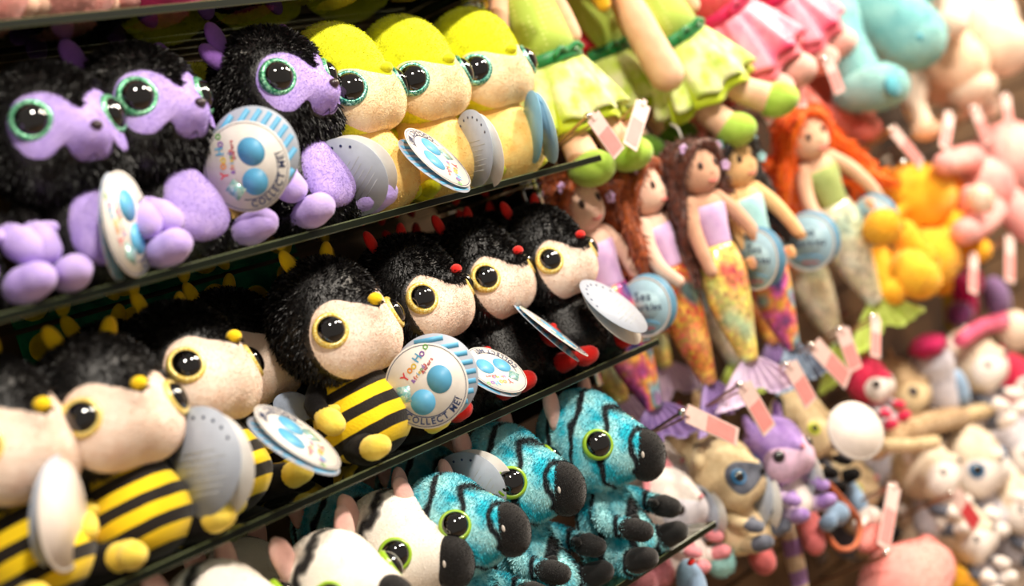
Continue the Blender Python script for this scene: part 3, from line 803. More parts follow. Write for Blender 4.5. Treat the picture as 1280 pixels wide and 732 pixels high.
# round tags: centre in the photo, distance, long direction, how open, spin
hang(monk[0], 160, 280, -.004, 102, .42, -1, 60, 1.1, back=(0, -.001), open_=12)
hang(monk[2], 308, 208, -.012, 100, .93, 1, 44, 1.0, back=(.012, .002), open_=3)
hang(monk[2], 446, 216, .010, 150, .85, 1, 0, 1.0, flip=True)
hang(bush[1], 547, 197, -.014, 139, .30, -1, 160, 1.05, open_=6)
hang(bush[1], 603, 188, .000, 105, .50, 1, 0, 1.0, flip=True)
hang(bush[2], 680, 160, -.004, 105, .28, 1, 0, 1.0, open_=12, flip=True, blue=True)
hang(bee[0], 79, 645, -.004, 92, .42, -1, 0, 1.05, blank=True, open_=8)
hang(bee[0], 264, 582, -.004, 100, .75, 1, 0, 1.12, flip=True)
hang(bee[1], 372, 546, -.018, 145, .30, -1, 150, 1.1, open_=5)
hang(lady[0], 533, 482, -.010, 96, .97, 1, 4, 1.02, back=(.008, .006), open_=4)
hang(lady[1], 620, 462, -.010, 150, .50, -1, 100, .86, back=(.003, .005), open_=6)
hang(lady[2], 692, 414, -.006, 144, .07, -1, 0, 1.12, open_=5)
hang(lady[2], 765, 392, -.010, 134, .34, -1, 0, 1.1, open_=9, flip=True)
hang(zeb[1], 596, 606, .040, 150, .85, 1, 0, 1.0, flip=True)

# ================================================================== hooks with price tickets
def hook(px, py, label, t=None, red=False, Y=0.0, drop=.056):
    P = at(px, py, Y); h = thing('display_hook', label, 'hook', (P.x, WALLY, P.z - drop), group='steel display hooks')
    a = Vector((0, 0, 0)); b = Vector((0, Y - WALLY, drop))
    MB().tube([a, (b + a) * .5 - Vector((0, 0, .006)), b], .0019, 10).link('rod', BRASSY, h)
    MB().tube([(.009, -.002, 0), (.009, b.y * .97, drop * .85)], .0013, 8).tube([(.009, b.y * .97, drop * .85), (0.0, b.y, drop)], .0013, 8).link('price_arm', BRASSY, h)
    MB().ell(tuple(b), (.0042, .0046, .0042)).link('hook_tip', CHROME, h)
    MB().box((-.011, -.004, -.022), (.016, 0, .016)).link('wall_plate', CHROME, h, smooth=False)
    if t:
        x2, y2, wpx = t; Q = at(x2, y2, Y - .006); top = P + Vector((0, -.006, -.002)); v = Q - top; L = v.length
        Z = (P - CAM).dot(D); W = wpx * Z / FPX / 2
        yv = -v.normalized(); n = Vector((-.35, -1, .1)); n = (n - yv * n.dot(yv)).normalized(); xv = yv.cross(n)
        M = Matrix((xv.to_4d(), yv.to_4d(), n.to_4d(), Vector((0, 0, 0, 1)))).transposed()
        for i in range(3): M[i][3] = top[i]; M[3][i] = 0
        c = MB(); c.box((-W, -L, -.0006), (W, 0, .0006)); c.box((-W * .3, -.004, .0006), (W * .3, .004, .0022))
        tk = c.link('price_ticket', TICKET, h, smooth=False)
        tk.matrix_local = Matrix.Translation(-h.location) @ M
        g = MB(); g.box((-W * .82, -L * .93, .0007), (W * .82, -L * .38, .0010)); g.link('ticket_print', P_RED if red else P_PINK, tk, smooth=False)
    return h
HOOKS = [
    (735, 145, 'steel hook left of all in the upper row, above the end of the glass shelf', (774, 192, 24)),
    (798, 129, 'steel hook under the fat peach arm of the green doll', (787, 184, 21)),
    (929, 104, 'steel hook below the pink satin skirt, ticket pointing at the orange hair', (966, 150, 22)),
    (986, 86, 'steel hook above the orange-haired mermaid', (1001, 134, 20)),
    (1029, 74, 'steel hook beside the aqua toy leg', (1050, 116, 18)),
    (852, 515, 'steel hook just right of the turquoise zebra with a ticket lying nearly flat', (922, 546, 24)),
    (924, 481, 'steel hook under the pale lilac fin, second in the lower row', (962, 538, 25)),
    (982, 455, 'steel hook third in the lower row, between the lilac fin and the cat', (1014, 504, 24)),
    (1013, 431, 'steel hook with a slanting ticket left of the red toy cat', (1060, 476, 25)),
    (1047, 411, 'steel hook with a steep ticket touching the red toy cat', (1070, 462, 22)),
    (1089, 396, 'steel hook under the lime fin with a narrow ticket', (1094, 446, 15)),
    (1110, 161, 'steel hook under the aqua toy, its cream ticket slanting right', (1152, 206, 18)),
    (1182, 142, 'steel hook below the cream toy, left of a pair', (1180, 186, 16)),
    (1213, 135, 'steel hook below the cream toy, right of a pair', (1236, 178, 18)),
    (1252, 119, 'steel hook nearest the upper right corner', (1262, 160, 15)),
    (1128, 203, 'steel hook bare of any ticket over the golden bear', None),
    (1257, 297, 'steel hook at the right side beneath the pink toy', (1262, 352, 15)),
    (1212, 318, 'steel hook in front of the golden bear paw', (1216, 366, 14)),
    (1188, 616, 'steel hook with a red-printed ticket among the cream lemurs', (1222, 658, 24)),
    (1107, 691, 'steel hook in front of the big pink toy at the bottom', None)]
for h_ in HOOKS: hook(h_[0], h_[1], h_[2], h_[3], red='red-printed' in h_[2])
hk = hook(1112, 606, 'steel hook left of the cream lemurs with a tall grey ticket', (1104, 684, 20), Y=.01)

# ================================================================== mermaid dolls
def mermaid(label, L, skin, hair, top, tail, fin, hairspec, arms, flowers=None, eyes=True, fs=1.0, finlobes=(1, 1)):
    r = thing('mermaid_doll', label, 'doll', group='mermaid dolls on the hooks')
    K = lambda *p: tuple(q * L for q in p)
    hd = MB().blob([(K(0, 0, -.112), K(.088, .078, .094)), (K(0, -.024, -.152), K(.062, .056, .050))], 4, .03 * L, c=K(0, 0, -.12)); hd.link('head', skin, r)
    f = MB()
    for s in (1, -1): f.ell(K(.036 * s, -.0735, -.112), K(.012, .006, .016))
    f.link('embroidered_eye', plain('brown_embroidery', (62, 38, 30), .6), r)
    MB().tube([K(-.018, -.078, -.172), K(0, -.082, -.177), K(.018, -.078, -.172)], .0035 * L, 8).link('embroidered_mouth', plain('rose_embroidery', (214, 104, 100), .6), r)
    MB().ell(K(0, -.080, -.142), K(.010, .009, .009)).link('nose', skin, r)
    # hair: a cap and long wavy locks
    h = MB().blob([(K(0, .026, -.088), K(.102, .086, .096))], 4, c=K(0, .02, -.09))
    spread, left, right, back = hairspec; n = 15
    for i in range(n):
        t = -1 + 2 * i / (n - 1); a = t * 1.9; ln = right if t > .3 else left if t < -.3 else back
        x0 = math.sin(a) * .098; y0 = math.cos(a) * .070 * (1 if abs(a) < 1.57 else .6)
        pts = [K(x0 * .4, y0 * .5, -.02), K(x0 * .95, y0, -.06), K(x0 * 1.12, y0 + .012, -.13)]
        for j in range(1, 6):
            q = j / 5; pts.append(K(x0 * (1.1 + spread * q) + .022 * math.sin(i * 2.1 + j * 1.9), y0 + .03 + .018 * math.cos(i + j * 1.7), -.13 - ln * q))
        h.tube(pts, [.018 * L, .024 * L, .023 * L, .021 * L, .021 * L, .019 * L, .016 * L, .009 * L], 8, 4)
    for s in (1, -1):
        h.tube([K(0, -.060, -.026), K(.05 * s, -.066, -.045), K(.088 * s, -.036, -.10), K(.098 * s, -.004, -.16), K(.102 * s, .01, -.22)], [.014 * L, .02 * L, .02 * L, .017 * L, .01 * L], 8, 4)
    h.fur(5000, .030 * L, .0016 * L, comb=(0, 0, -1), lean=1.1, rough=.22)
    h.link('hair', hair, r)
    if flowers:
        fl = MB()
        for i, (x, z) in enumerate(((.085, -.055), (-.075, -.04), (.10, -.13))):
            for k in range(5): fl.ell(K(x + .013 * math.cos(k * 1.257), -.055, z + .013 * math.sin(k * 1.257)), K(.009, .006, .009), sub=2)
            fl.link('hair_flower', flowers, r); fl = MB()
    # torso and arms
    b = MB().loft([(0, 0, z * L, x * L, y * L) for z, x, y in ((-.175, .022, .022), (-.205, .026, .025), (-.222, .060, .036), (-.24, .080, .042), (-.28, .074, .044), (-.34, .060, .042), (-.40, .054, .040), (-.44, .060, .042))])
    b.link('torso', skin, r)
    MB().loft([(0, -.001, z * L, x * L, y * L) for z, x, y in ((-.255, .075, .046), (-.262, .079, .050), (-.30, .074, .054), (-.34, .065, .049), (-.39, .060, .046), (-.425, .060, .045))]).link('bodice', top, r)
    for s, A in zip((1, -1), arms):
        a = MB().tube([K(.066 * s, 0, -.235)] + [K(x * s, y, z) for x, y, z in A], [.030 * L, .029 * L, .026 * L, .022 * L, .022 * L][:len(A) + 1], 14)
        e = Vector(A[-1]); g = (e - Vector(A[-2])).normalized()
        a.link('arm', skin, r)
        hn = MB()
        for k in range(4):
            o = (k - 1.5) * .0095; hn.tube([K(*(e + Vector((0, o, 0)))), K(*(e + g * (.036 - abs(k - 1.3) * .005) + Vector((0, o, 0))))], [.0085 * L, .0065 * L], 8)
        hn.tube([K(*e), K(*(e + g * .018 + Vector((0, -.022, 0))))], [.0085 * L, .006 * L], 8)
        hn.link('hand', skin, r)
    # tail with a slight bend, fin as a pleated fan
    rings = [(-.405, .064, .050), (-.42, .072, .056), (-.47, .092, .068), (-.53, .100, .072), (-.60, .094, .068), (-.70, .074, .056), (-.78, .052, .040), (-.83, .040, .030), (-.85, .036, .026)]
    MB().loft([(.012 * math.sin((z + .4) * 7) * L, 0, z * L, x * L, y * L) for z, x, y in rings]).link('tail', tail, r)
    v = []; fc = []; nu, nv = 41, 9
    for side in (1, -1):
        off = len(v)
        for j in range(nv):
            q = j / (nv - 1)
            for i in range(nu):
                u = -1 + 2 * i / (nu - 1); wd = .035 + .165 * fs * q ** .8; notch = .050 * math.exp(-(u / .22) ** 2) * q * q
                z = -.838 - .165 * q * (1 - .10 * abs(u)) + notch; y = .007 * math.cos(u * PI * 8) * (.3 + q) + side * .0025
                v.append(K(u * wd, y, z))
        for j in range(nv - 1):
            for i in range(nu - 1):
                a = off + j * nu + i; qd = (a, a + 1, a + nu + 1, a + nu); fc.append(qd if side < 0 else qd[::-1])
    def rim(seq):
        N = nu * nv
        for a, c in zip(seq[:-1], seq[1:]): fc.append((a, c, c + N, a + N))
    rim([(nv - 1) * nu + i for i in range(nu)]); rim([j * nu for j in range(nv)]); rim([j * nu + nu - 1 for j in range(nv)])
    MB().add(v, fc).link('tail_fin', fin, r)
    MB().tube([K(0, .02, -.01), K(0, .03, .05), K(0, .06, .075), K(0, .03, .05)], .004 * L, 8).link('hanging_loop', plain('clear_loop', (220, 214, 206), .3), r)
    return r
AUBURN = fab('auburn_hair', (176, 84, 28), (120, 50, 14), rough=.5, spec=.4, nscale=160)
BROWNH = fab('dark_brown_hair', (104, 48, 26), (60, 24, 14), rough=.5, spec=.4, nscale=160)
BLACKH = fab('black_hair', (30, 26, 30), (14, 12, 14), rough=.45, spec=.5, nscale=160)
ORANGEH = fab('bright_orange_hair', (255, 124, 22), (244, 92, 8), rough=.55, nscale=160)
LILACS = fab('lilac_satin', (216, 180, 222), (196, 158, 208), rough=.4, spec=.5)
AQUAS = fab('aqua_satin', (172, 222, 224), (148, 200, 206), rough=.4, spec=.5)
SAGES = fab('sage_satin', (176, 192, 116), (160, 176, 100), rough=.5)
FINL = fab('pale_lilac_satin', (222, 198, 226), (200, 172, 212), rough=.35, spec=.5)
FINP = fab('purple_satin', (150, 120, 184), (124, 98, 162), rough=.4, spec=.5)
FINB = fab('blue_grey_satin', (150, 172, 196), (120, 140, 170), rough=.4, spec=.5)
FINGN = fab('lime_satin', (206, 226, 110), (186, 208, 84), rough=.5)
T_YEL = sequin('yellow_sequins', [(236, 130, 100), (250, 214, 110), (248, 226, 130), (190, 226, 190), (236, 150, 170)])
T_RUST = sequin('rust_sequins', [(70, 90, 90), (180, 92, 48), (226, 150, 70), (236, 170, 110), (90, 150, 110)])
T_MULTI = sequin('multicolour_sequins', [(90, 70, 130), (214, 90, 150), (240, 150, 70), (120, 180, 190), (170, 130, 190)], big=26)
T_PALE = sequin('pale_green_sequins', [(200, 224, 200), (236, 236, 200), (244, 238, 214), (190, 220, 216)])
T_GREY = striped('olive_banded_tail', (128, 132, 90), (120, 150, 140), period=.05, wob=.2)

DOWN = [(.098, -.012, -.31), (.104, -.028, -.40), (.100, -.042, -.49)]
OUT = [(.118, -.012, -.30), (.150, -.030, -.37), (.176, -.040, -.44)]
BENT = [(.104, -.010, -.31), (.126, -.040, -.39), (.104, -.074, -.45)]
def place_mer(o, hx, hy, fx, fy, Y, yaw):
    """hang by the head: crown seen at hx, hy and fin end at fx, fy"""
    P = at(hx, hy, Y); Q = at(fx, fy, Y); v = Q - P; sw = math.atan2(v.x, -v.z)
    o.rotation_euler = Euler((0, -sw, 0)).to_matrix().to_4x4().to_euler()
    o.matrix_world = Matrix.Translation(P) @ Matrix.Rotation(-sw, 4, 'Y') @ Matrix.Rotation(math.radians(yaw), 4, 'Z')
    return v.length
def mer(hx, hy, fx, fy, Y, yaw, label, *a, **k):
    L = (at(fx, fy, Y) - at(hx, hy, Y)).length; o = mermaid(label, L, *a, **k); place_mer(o, hx, hy, fx, fy, Y, yaw); return o
M1 = mer(706, 216, 838, 560, .085, -14, 'auburn-haired mermaid doll right behind the ladybird, nearest the glass shelves', SKINPALE, AUBURN, LILACS, T_MULTI, FINP, (.5, .30, .42, .36), (DOWN, DOWN), flowers=LILACS)
M2 = mer(786, 198, 905, 528, .055, 8, 'auburn-haired mermaid doll in side view with a rust tail and deep purple fin', SKINPALE, AUBURN, LILACS, T_RUST, FINP, (.6, .46, .30, .42), (DOWN, BENT), flowers=LILACS)
M3 = mer(858, 174, 952, 500, .02, -14, 'tan mermaid doll with dark brown hair, yellow sequin tail and pale lilac fin', SKINTAN, BROWNH, LILACS, T_YEL, FINL, (.3, .40, .10, .38), (OUT, DOWN), flowers=LILACS, fs=1.15)
M4 = mer(904, 166, 1006, 482, .02, -12, 'black-haired mermaid doll in an aqua bodice with a many-coloured tail', fab('honey_doll_cloth', (252, 206, 146), (244, 192, 134), bs=900, bstr=.2), BLACKH, AQUAS, T_MULTI, FINB, (.9, .10, .34, .30), (OUT, DOWN), flowers=AQUAS, fs=.7)
M5 = mer(992, 136, 1112, 420, .03, -26, 'orange-haired mermaid doll in a sage bodice with a pale green tail and lime fin', SKIN, ORANGEH, SAGES, T_PALE, FINGN, (2.1, .40, .34, .34), (OUT, BENT), fs=1.1)
bpy.context.view_layer.update()
hang(M1, 806, 384, .05, 96, .85, 1, 0, .92, blue=True); hang(M2, 862, 370, .075, 96, .72, -1, 0, .92, blue=True)
hang(M3, 945, 325, .0, 92, .72, 1, 0, .98, blue=True); hang(M4, 1010, 303, .02, 96, .92, 1, 0, 1.0, blue=True); hang(M5, 1090, 277, .0, 100, .86, 1, 0, .92, blue=True)

# ================================================================== rag dolls in frocks, hanging in the upper row
def dotted(name, c, cd, scale=170):
    mt, nt, b = nodes_of(name)
    tc = nt.nodes.new('ShaderNodeTexCoord'); v = nt.nodes.new('ShaderNodeTexVoronoi'); v.inputs['Scale'].default_value = scale; v.inputs['Randomness'].default_value = .1
    nt.links.new(tc.outputs['Object'], v.inputs['Vector'])
    r = ramp(nt, v.outputs['Distance'], [(.22, lin(cd)), (.30, lin(c))]); nt.links.new(r.outputs[0], b.inputs['Base Color'])
    b.inputs['Roughness'].default_value = .8; b.inputs['Sheen Weight'].default_value = .2; return mt
GRNDOT = dotted('green_dotted_cotton', (182, 206, 82), (214, 226, 128)); REDDOT = dotted('coral_dotted_cotton', (222, 74, 84), (236, 120, 116)); CRIMDOT = dotted('crimson_dotted_cotton', (196, 24, 34), (220, 70, 60))
GRNSK = fab('green_flowered_voile', (232, 234, 176), (192, 216, 84), rough=.6, nscale=50)
GRNHEM = fab('lime_lining', (196, 212, 44), (176, 196, 30), rough=.5)
PINKSK = fab('pink_satin', (250, 140, 160), (222, 44, 98), rough=.35, spec=.6, nscale=30)
PINKHEM = fab('rose_lining', (236, 120, 130), (220, 90, 110), rough=.5)
CRIMSK = fab('crimson_satin', (206, 28, 44), (160, 14, 30), rough=.4)
RIB = fab('emerald_ribbon', (16, 138, 66), (8, 112, 50), rough=.4, spec=.5)
RIBP = fab('magenta_ribbon', (214, 30, 90), rough=.4)
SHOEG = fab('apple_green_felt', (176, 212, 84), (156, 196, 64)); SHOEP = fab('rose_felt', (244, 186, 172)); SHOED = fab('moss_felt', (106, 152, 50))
HAIRY = fab('butterscotch_yarn', (240, 190, 40), (226, 160, 20))
HAIRR = fab('red_yarn', (206, 44, 34))

def skirt(mb, w0, w1, z0, z1, th=.0015, folds=9, amp=.007, seed=0, mi=0):
    n = 96; R = 12; v = []
    for layer in (0, 1):
        for j in range(R + 1):
            q = j / R
            for i in range(n):
                a = 2 * PI * i / n; rad = w0 + (w1 - w0) * q ** .8 - layer * th
                fo = amp * q * (math.sin(folds * a + seed) + .5 * math.sin(folds * 1.7 * a + 2 + seed)); rr = rad + fo
                v.append((rr * math.cos(a), rr * .72 * math.sin(a), z0 + (z1 - z0) * q + amp * .5 * q * math.cos(folds * a + seed)))
    f = []; N = (R + 1) * n
    for j in range(R):
        for i in range(n):
            a = j * n + i; b = j * n + (i + 1) % n; f.append((a, b, b + n, a + n)); f.append((N + a + n, N + b + n, N + b, N + a))
    for i in range(n): a = R * n + i; b = R * n + (i + 1) % n; f.append((a, b, N + b, N + a))
    return mb.add(v, f, mi)

def frock(name, label, loc, rot, bod, sk, hem, rib, shoe, hair, legs, arms, s=1.0, sl=.075):
    """origin at the waist"""
    r = thing(name, label, 'doll', loc, group='rag dolls in frocks'); r.rotation_euler = tuple(math.radians(a) for a in rot); r.scale = (s, s, s)
    MB().blob([((0, 0, .155), (.052, .046, .048)), ((0, -.01, .135), (.04, .036, .03))], 4, c=(0, 0, .15)).link('head', SKIN, r)
    for g in (1, -1): MB().ell((.018 * g, -.044, .155), (.005, .003, .006)).link('embroidered_eye', plain('brown_embroidery', (62, 38, 30), .6), r)
    hh = MB().blob([((0, .012, .172), (.056, .048, .045))], 4, c=(0, .01, .17))
    for g in (1, -1): hh.tube([(.04 * g, .004, .17), (.066 * g, .002, .14), (.062 * g, 0, .10), (.066 * g, 0, .075)], [.014, .016, .015, .009], 10)
    hh.link('yarn_hair', hair, r)
    MB().loft([(0, 0, z, x, y) for z, x, y in ((.105, .014, .013), (.095, .022, .018), (.088, .028, .020), (.06, .030, .023), (.03, .033, .026), (0, .037, .029))]).link('bodice', bod, r)
    MB().loft([(0, 0, z, x, y) for z, x, y in ((.004, .0375, .030), (.002, .0395, .032), (-.008, .0405, .033), (-.010, .039, .031))]).tube([(0, -.031, -.002), (.012, -.036, .003), (.020, -.034, -.002)], .003, 8).tube([(0, -.031, -.002), (-.012, -.036, .003), (-.020, -.034, -.002)], .003, 8).link('ribbon_belt', rib, r)
    skirt(MB(), .036, .068, -.004, -sl, seed=1).link('skirt', sk, r)
    skirt(MB(), .034, .064, -.010, -sl - .012, folds=7, seed=4, amp=.006).link('petticoat', hem, r)
    for g, P in zip((1, -1), legs):
        lo = MB().tube(P, [.016, .016, .019][:len(P)], 16).link('leg', SKIN, r)
        e = Vector(P[-1]); MB().blob([(tuple(e), (.021, .024, .019)), (tuple(e + Vector((0, -.015, -.004))), (.018, .02, .015))], 3, c=tuple(e)).link('shoe', shoe, lo)
    for g, P in zip((1, -1), arms): MB().tube(P, ([.011, .019, .021] if P[-1][2] < 0 else [.009, .011, .011]), 16).link('arm', SKIN, r)
    return r
A_DN = lambda g: [(.030 * g, .002, .085), (.046 * g, .006, .050), (.052 * g, .008, .018)]
A_FT = lambda g: [(.030 * g, -.012, .085), (.040 * g, -.03, .03), (.042 * g, -.045, -.055)]
L_ = lambda g, sx=.03, y=-.03: [(.018 * g, 0, -.03), (.024 * g, y * .6, -.085), (sx * g, y, -.128)]
LS_ = lambda g: [(.016 * g, 0, -.03), (.020 * g, -.012, -.070), (.022 * g, -.018, -.100)]
def fr(px, py, Y, yaw, swing, label, *a, **k):
    P = at(px, py, Y); return frock('frock_doll', label, P, (0, swing, yaw), *a, **k)
fr(686, 72, .075, -10, -4, 'green frock doll directly behind the end of the lime toy row', GRNDOT, GRNSK, GRNHEM, RIB, SHOEG, HAIRY, (L_(1), L_(-1)), (A_DN(1), A_DN(-1)), s=1.0)
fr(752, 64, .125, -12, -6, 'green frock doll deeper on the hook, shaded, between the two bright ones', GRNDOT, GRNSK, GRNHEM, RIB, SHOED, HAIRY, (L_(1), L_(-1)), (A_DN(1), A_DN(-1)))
fr(842, 44, .03, -18, -16, 'green frock doll with a fat peach arm hanging at its left', GRNDOT, GRNSK, GRNHEM, RIB, SHOEG, HAIRY, (L_(1, .058, -.03), L_(-1, .012, -.02)), (A_DN(1), [(-.030, -.002, .085), (-.046, -.012, .03), (-.050, -.016, -.030)]))
fr(792, 62, .150, -10, -10, 'crimson frock doll in shade behind the green ones', CRIMDOT, CRIMSK, CRIMSK, RIBP, SHOEP, HAIRR, (L_(1), L_(-1)), (A_DN(1), A_DN(-1)))
fr(672, 8, .165, -10, -6, 'crimson frock doll at the back, above the first green frock', CRIMDOT, CRIMSK, CRIMSK, RIBP, SHOEP, HAIRR, (L_(1), L_(-1)), (A_DN(1), A_DN(-1)))
fr(900, 12, .03, -16, -20, 'pink satin frock doll beside the green one with the fat arm', REDDOT, PINKSK, PINKHEM, RIBP, SHOEP, HAIRY, (LS_(1), LS_(-1)), (A_DN(1), A_DN(-1)), s=1.12)
fr(972, -8, .06, -16, -20, 'pink satin frock doll next to the aqua toy', REDDOT, PINKSK, PINKHEM, RIBP, SHOEP, HAIRY, (LS_(1), LS_(-1)), (A_DN(1), A_DN(-1)), s=1.0)

# ================================================================== larger soft toys on the far hooks
def pt(px, py, Y): return at(px, py, Y)
def rad(px, py, Y, r): return r * (at(px, py, Y) - CAM).dot(D) / FPX
def toy(name, label, group, base, parts, cat='soft toy'):
    B = at(*base); r = thing(name, label, cat, B, group=group)
    for pn, mt, shapes, fur in parts:
        mb = MB()
        for sh in shapes:
            if sh[0] == 'e':
                _, x, y, Y, rx, ry, rz = sh; c = pt(x, y, Y) - B; mb.ell(tuple(c), (rad(x, y, Y, rx), rad(x, y, Y, ry), rad(x, y, Y, rz)), sub=4)
            elif sh[0] == 'b':
                pr = []
                for x, y, Y, rx, ry, rz in sh[1]: pr.append((tuple(pt(x, y, Y) - B), (rad(x, y, Y, rx), rad(x, y, Y, ry), rad(x, y, Y, rz))))
                mb.blob(pr, 4, .02, c=pr[0][0], mx=.4)
            else: mb.tube([tuple(pt(x, y, Y) - B) for x, y, Y, q in sh[1]], [rad(x, y, Y, q) for x, y, Y, q in sh[1]], 18)
        if fur: mb.fur(fur, .004, .0006, comb=(0, 0, -.6))
        mb.link(pn, mt, r)
    return r
AQUAT = fab('aqua_teddy_fur', (164, 214, 210), (120, 186, 190), nscale=18); AQUAD = fab('deep_aqua_felt', (86, 168, 184))
toy('aqua_teddy', 'large aqua soft toy hanging at the top, legs dangling', 'large soft toys on the hooks', (1060, 20, .06), [
    ('body', AQUAT, [('b', [(1058, -28, .06, 62, 46, 60), (1075, 10, .06, 55, 45, 45)])], 4000),
    ('head', AQUAT, [('b', [(1040, -120, .05, 60, 50, 52), (1035, -112, .01, 28, 26, 24)])], 3000),
    ('leg', AQUAT, [('t', [(1036, 10, .04, 36), (1052, 55, .03, 30), (1072, 92, .02, 29)])], 3000),
    ('foot', AQUAT, [('b', [(1080, 112, .01, 33, 40, 26), (1106, 108, -.02, 30, 30, 26)])], 2500),
    ('foot_pad', AQUAD, [('e', 1116, 108, -.042, 18, 8, 15)], 0),
    ('leg', AQUAT, [('t', [(1085, 0, .03, 38), (1110, 22, .01, 44), (1138, 46, -.01, 44)])], 3000),
    ('foot', AQUAT, [('b', [(1142, 48, -.015, 40, 40, 38)])], 2500), ('foot_button', AQUAD, [('e', 1150, 46, -.062, 6, 4, 6)], 0),
    ('arm', AQUAT, [('t', [(1085, -60, .03, 22), (1120, -30, .01, 22), (1150, -10, 0, 20)])], 2000)])
CREAMT = fab('cream_teddy_fur', (246, 226, 206), (232, 206, 184), nscale=16); PEACHT = fab('peach_teddy_fur', (250, 218, 188), (242, 200, 168), nscale=16)
toy('cream_bunny', 'cream soft toy hanging behind the aqua one, upper right', 'large soft toys on the hooks', (1200, 60, .06), [
    ('body', CREAMT, [('b', [(1215, -10, .06, 48, 40, 60), (1230, 30, .06, 46, 40, 40)])], 3000), ('head', CREAMT, [('e', 1190, -110, .06, 45, 40, 42)], 2000),
    ('leg', CREAMT, [('t', [(1205, 20, .04, 28), (1235, 48, .02, 36), (1252, 58, 0, 37)])], 3000),
    ('leg', PEACHT, [('t', [(1170, 30, .06, 24), (1185, 62, .04, 34), (1198, 82, .03, 37)])], 3000),
    ('foot', CREAMT, [('e', 1215, 110, .02, 28, 30, 22)], 2000), ('arm', CREAMT, [('t', [(1180, -20, .03, 20), (1195, 10, .0, 20), (1190, 30, -.02, 18)])], 1500)])
toy('peach_rabbit', 'peach soft toy hanging low beneath the cream one', 'large soft toys on the hooks', (1168, 90, .10), [
    ('body', PEACHT, [('b', [(1168, 78, .12, 42, 36, 40), (1180, 100, .10, 40, 34, 30)])], 3000), ('head', PEACHT, [('e', 1150, 10, .13, 36, 34, 34)], 2000),
    ('leg', CREAMT, [('t', [(1145, 105, .08, 15), (1142, 128, .06, 14), (1152, 152, .05, 13)])], 1500), ('leg', CREAMT, [('t', [(1195, 110, .08, 17), (1210, 125, .06, 16), (1235, 132, .05, 15)])], 1500),
    ('foot', PEACHT, [('e', 1158, 162, .04, 14, 18, 12)], 1000)])
CORALT = fab('coral_teddy_fur', (240, 150, 134), (226, 124, 112), nscale=16)
toy('coral_bear', 'coral soft toy glimpsed between the aqua leg and the orange hair', 'large soft toys on the hooks', (1050, 140, .08), [
    ('body', CORALT, [('b', [(1040, 105, .09, 40, 34, 46), (1058, 140, .08, 42, 34, 26)])], 2500), ('head', CORALT, [('e', 1022, 55, .10, 32, 30, 30)], 1500),
    ('leg', CORALT, [('t', [(1045, 140, .06, 16), (1068, 155, .05, 17), (1085, 160, .03, 16)])], 1500), ('leg', CORALT, [('t', [(1000, 118, .06, 14), (1015, 138, .05, 15), (1024, 150, .03, 15)])], 1500)])
GOLDT = fab('golden_teddy_fur', (254, 196, 52), (246, 172, 22), nscale=18); GOLDD = fab('deep_gold_plush', (250, 166, 8))
toy('golden_bear', 'golden-yellow bear hanging bent over, right of the orange-haired mermaid', 'large soft toys on the hooks', (1140, 270, .06), [
    ('head', GOLDT, [('b', [(1142, 248, .06, 62, 50, 42), (1118, 268, .02, 42, 40, 36)])], 4000), ('muzzle', GOLDT, [('e', 1104, 284, -.02, 24, 24, 22)], 1500),
    ('ear', GOLDD, [('e', 1190, 240, .03, 24, 12, 26)], 1500), ('ear', GOLDD, [('e', 1112, 226, .04, 18, 10, 16)], 1500),
    ('body', GOLDT, [('b', [(1175, 300, .06, 50, 44, 42), (1155, 325, .05, 52, 44, 40)])], 4000),
    ('arm', GOLDT, [('t', [(1190, 285, .03, 22), (1205, 300, .02, 20), (1224, 312, .0, 15)])], 1500), ('arm', GOLDT, [('t', [(1130, 290, .02, 16), (1145, 310, .0, 16), (1158, 322, -.01, 15)])], 1500),
    ('leg', GOLDT, [('t', [(1092, 325, .05, 22), (1100, 345, .04, 22), (1114, 364, .02, 18)])], 2500), ('leg', GOLDT, [('t', [(1150, 330, .02, 26), (1138, 340, .0, 28), (1150, 348, -.01, 26)])], 2500),
    ('tail', GOLDT, [('e', 1178, 356, .08, 12, 12, 12)], 800)])
BLUSH = fab('blush_teddy_fur', (246, 186, 178), (236, 158, 156), nscale=18)
toy('pink_pig', 'large pink soft toy at the right edge above a hook', 'large soft toys on the hooks', (1240, 210, .05), [
    ('body', BLUSH, [('b', [(1262, 200, .06, 58, 44, 48), (1290, 215, .06, 55, 44, 50)])], 4000), ('head', BLUSH, [('b', [(1232, 232, .03, 38, 34, 36), (1222, 250, .0, 26, 24, 24)])], 3000),
    ('muzzle', CREAMT, [('e', 1226, 248, -.03, 19, 14, 17)], 1000), ('arm', BLUSH, [('t', [(1215, 196, .02, 16), (1195, 200, .0, 15), (1180, 204, -.01, 13)])], 1500),
    ('leg', BLUSH, [('t', [(1240, 262, .02, 18), (1225, 278, .0, 17), (1205, 290, -.01, 16)])], 1500), ('ear', BLUSH, [('e', 1218, 198, .03, 14, 8, 15)], 800), ('leg', BLUSH, [('t', [(1262, 255, .02, 22), (1275, 270, .0, 21), (1286, 286, -.01, 18)])], 1500)])
SALMON = fab('salmon_plush', (250, 172, 162), (244, 154, 148), nscale=14)
toy('salmon_toy', 'big smooth pink soft toy at the bottom edge, right of the striped dolls', 'large soft toys low on the wall', (1130, 720, .02), [
    ('body', SALMON, [('b', [(1128, 738, .03, 66, 50, 56), (1150, 712, .03, 46, 42, 36)])], 2500), ('ear', SALMON, [('e', 1090, 672, .03, 30, 12, 13)], 1200), ('ear', SALMON, [('e', 1160, 690, .02, 20, 12, 20)], 1200)])
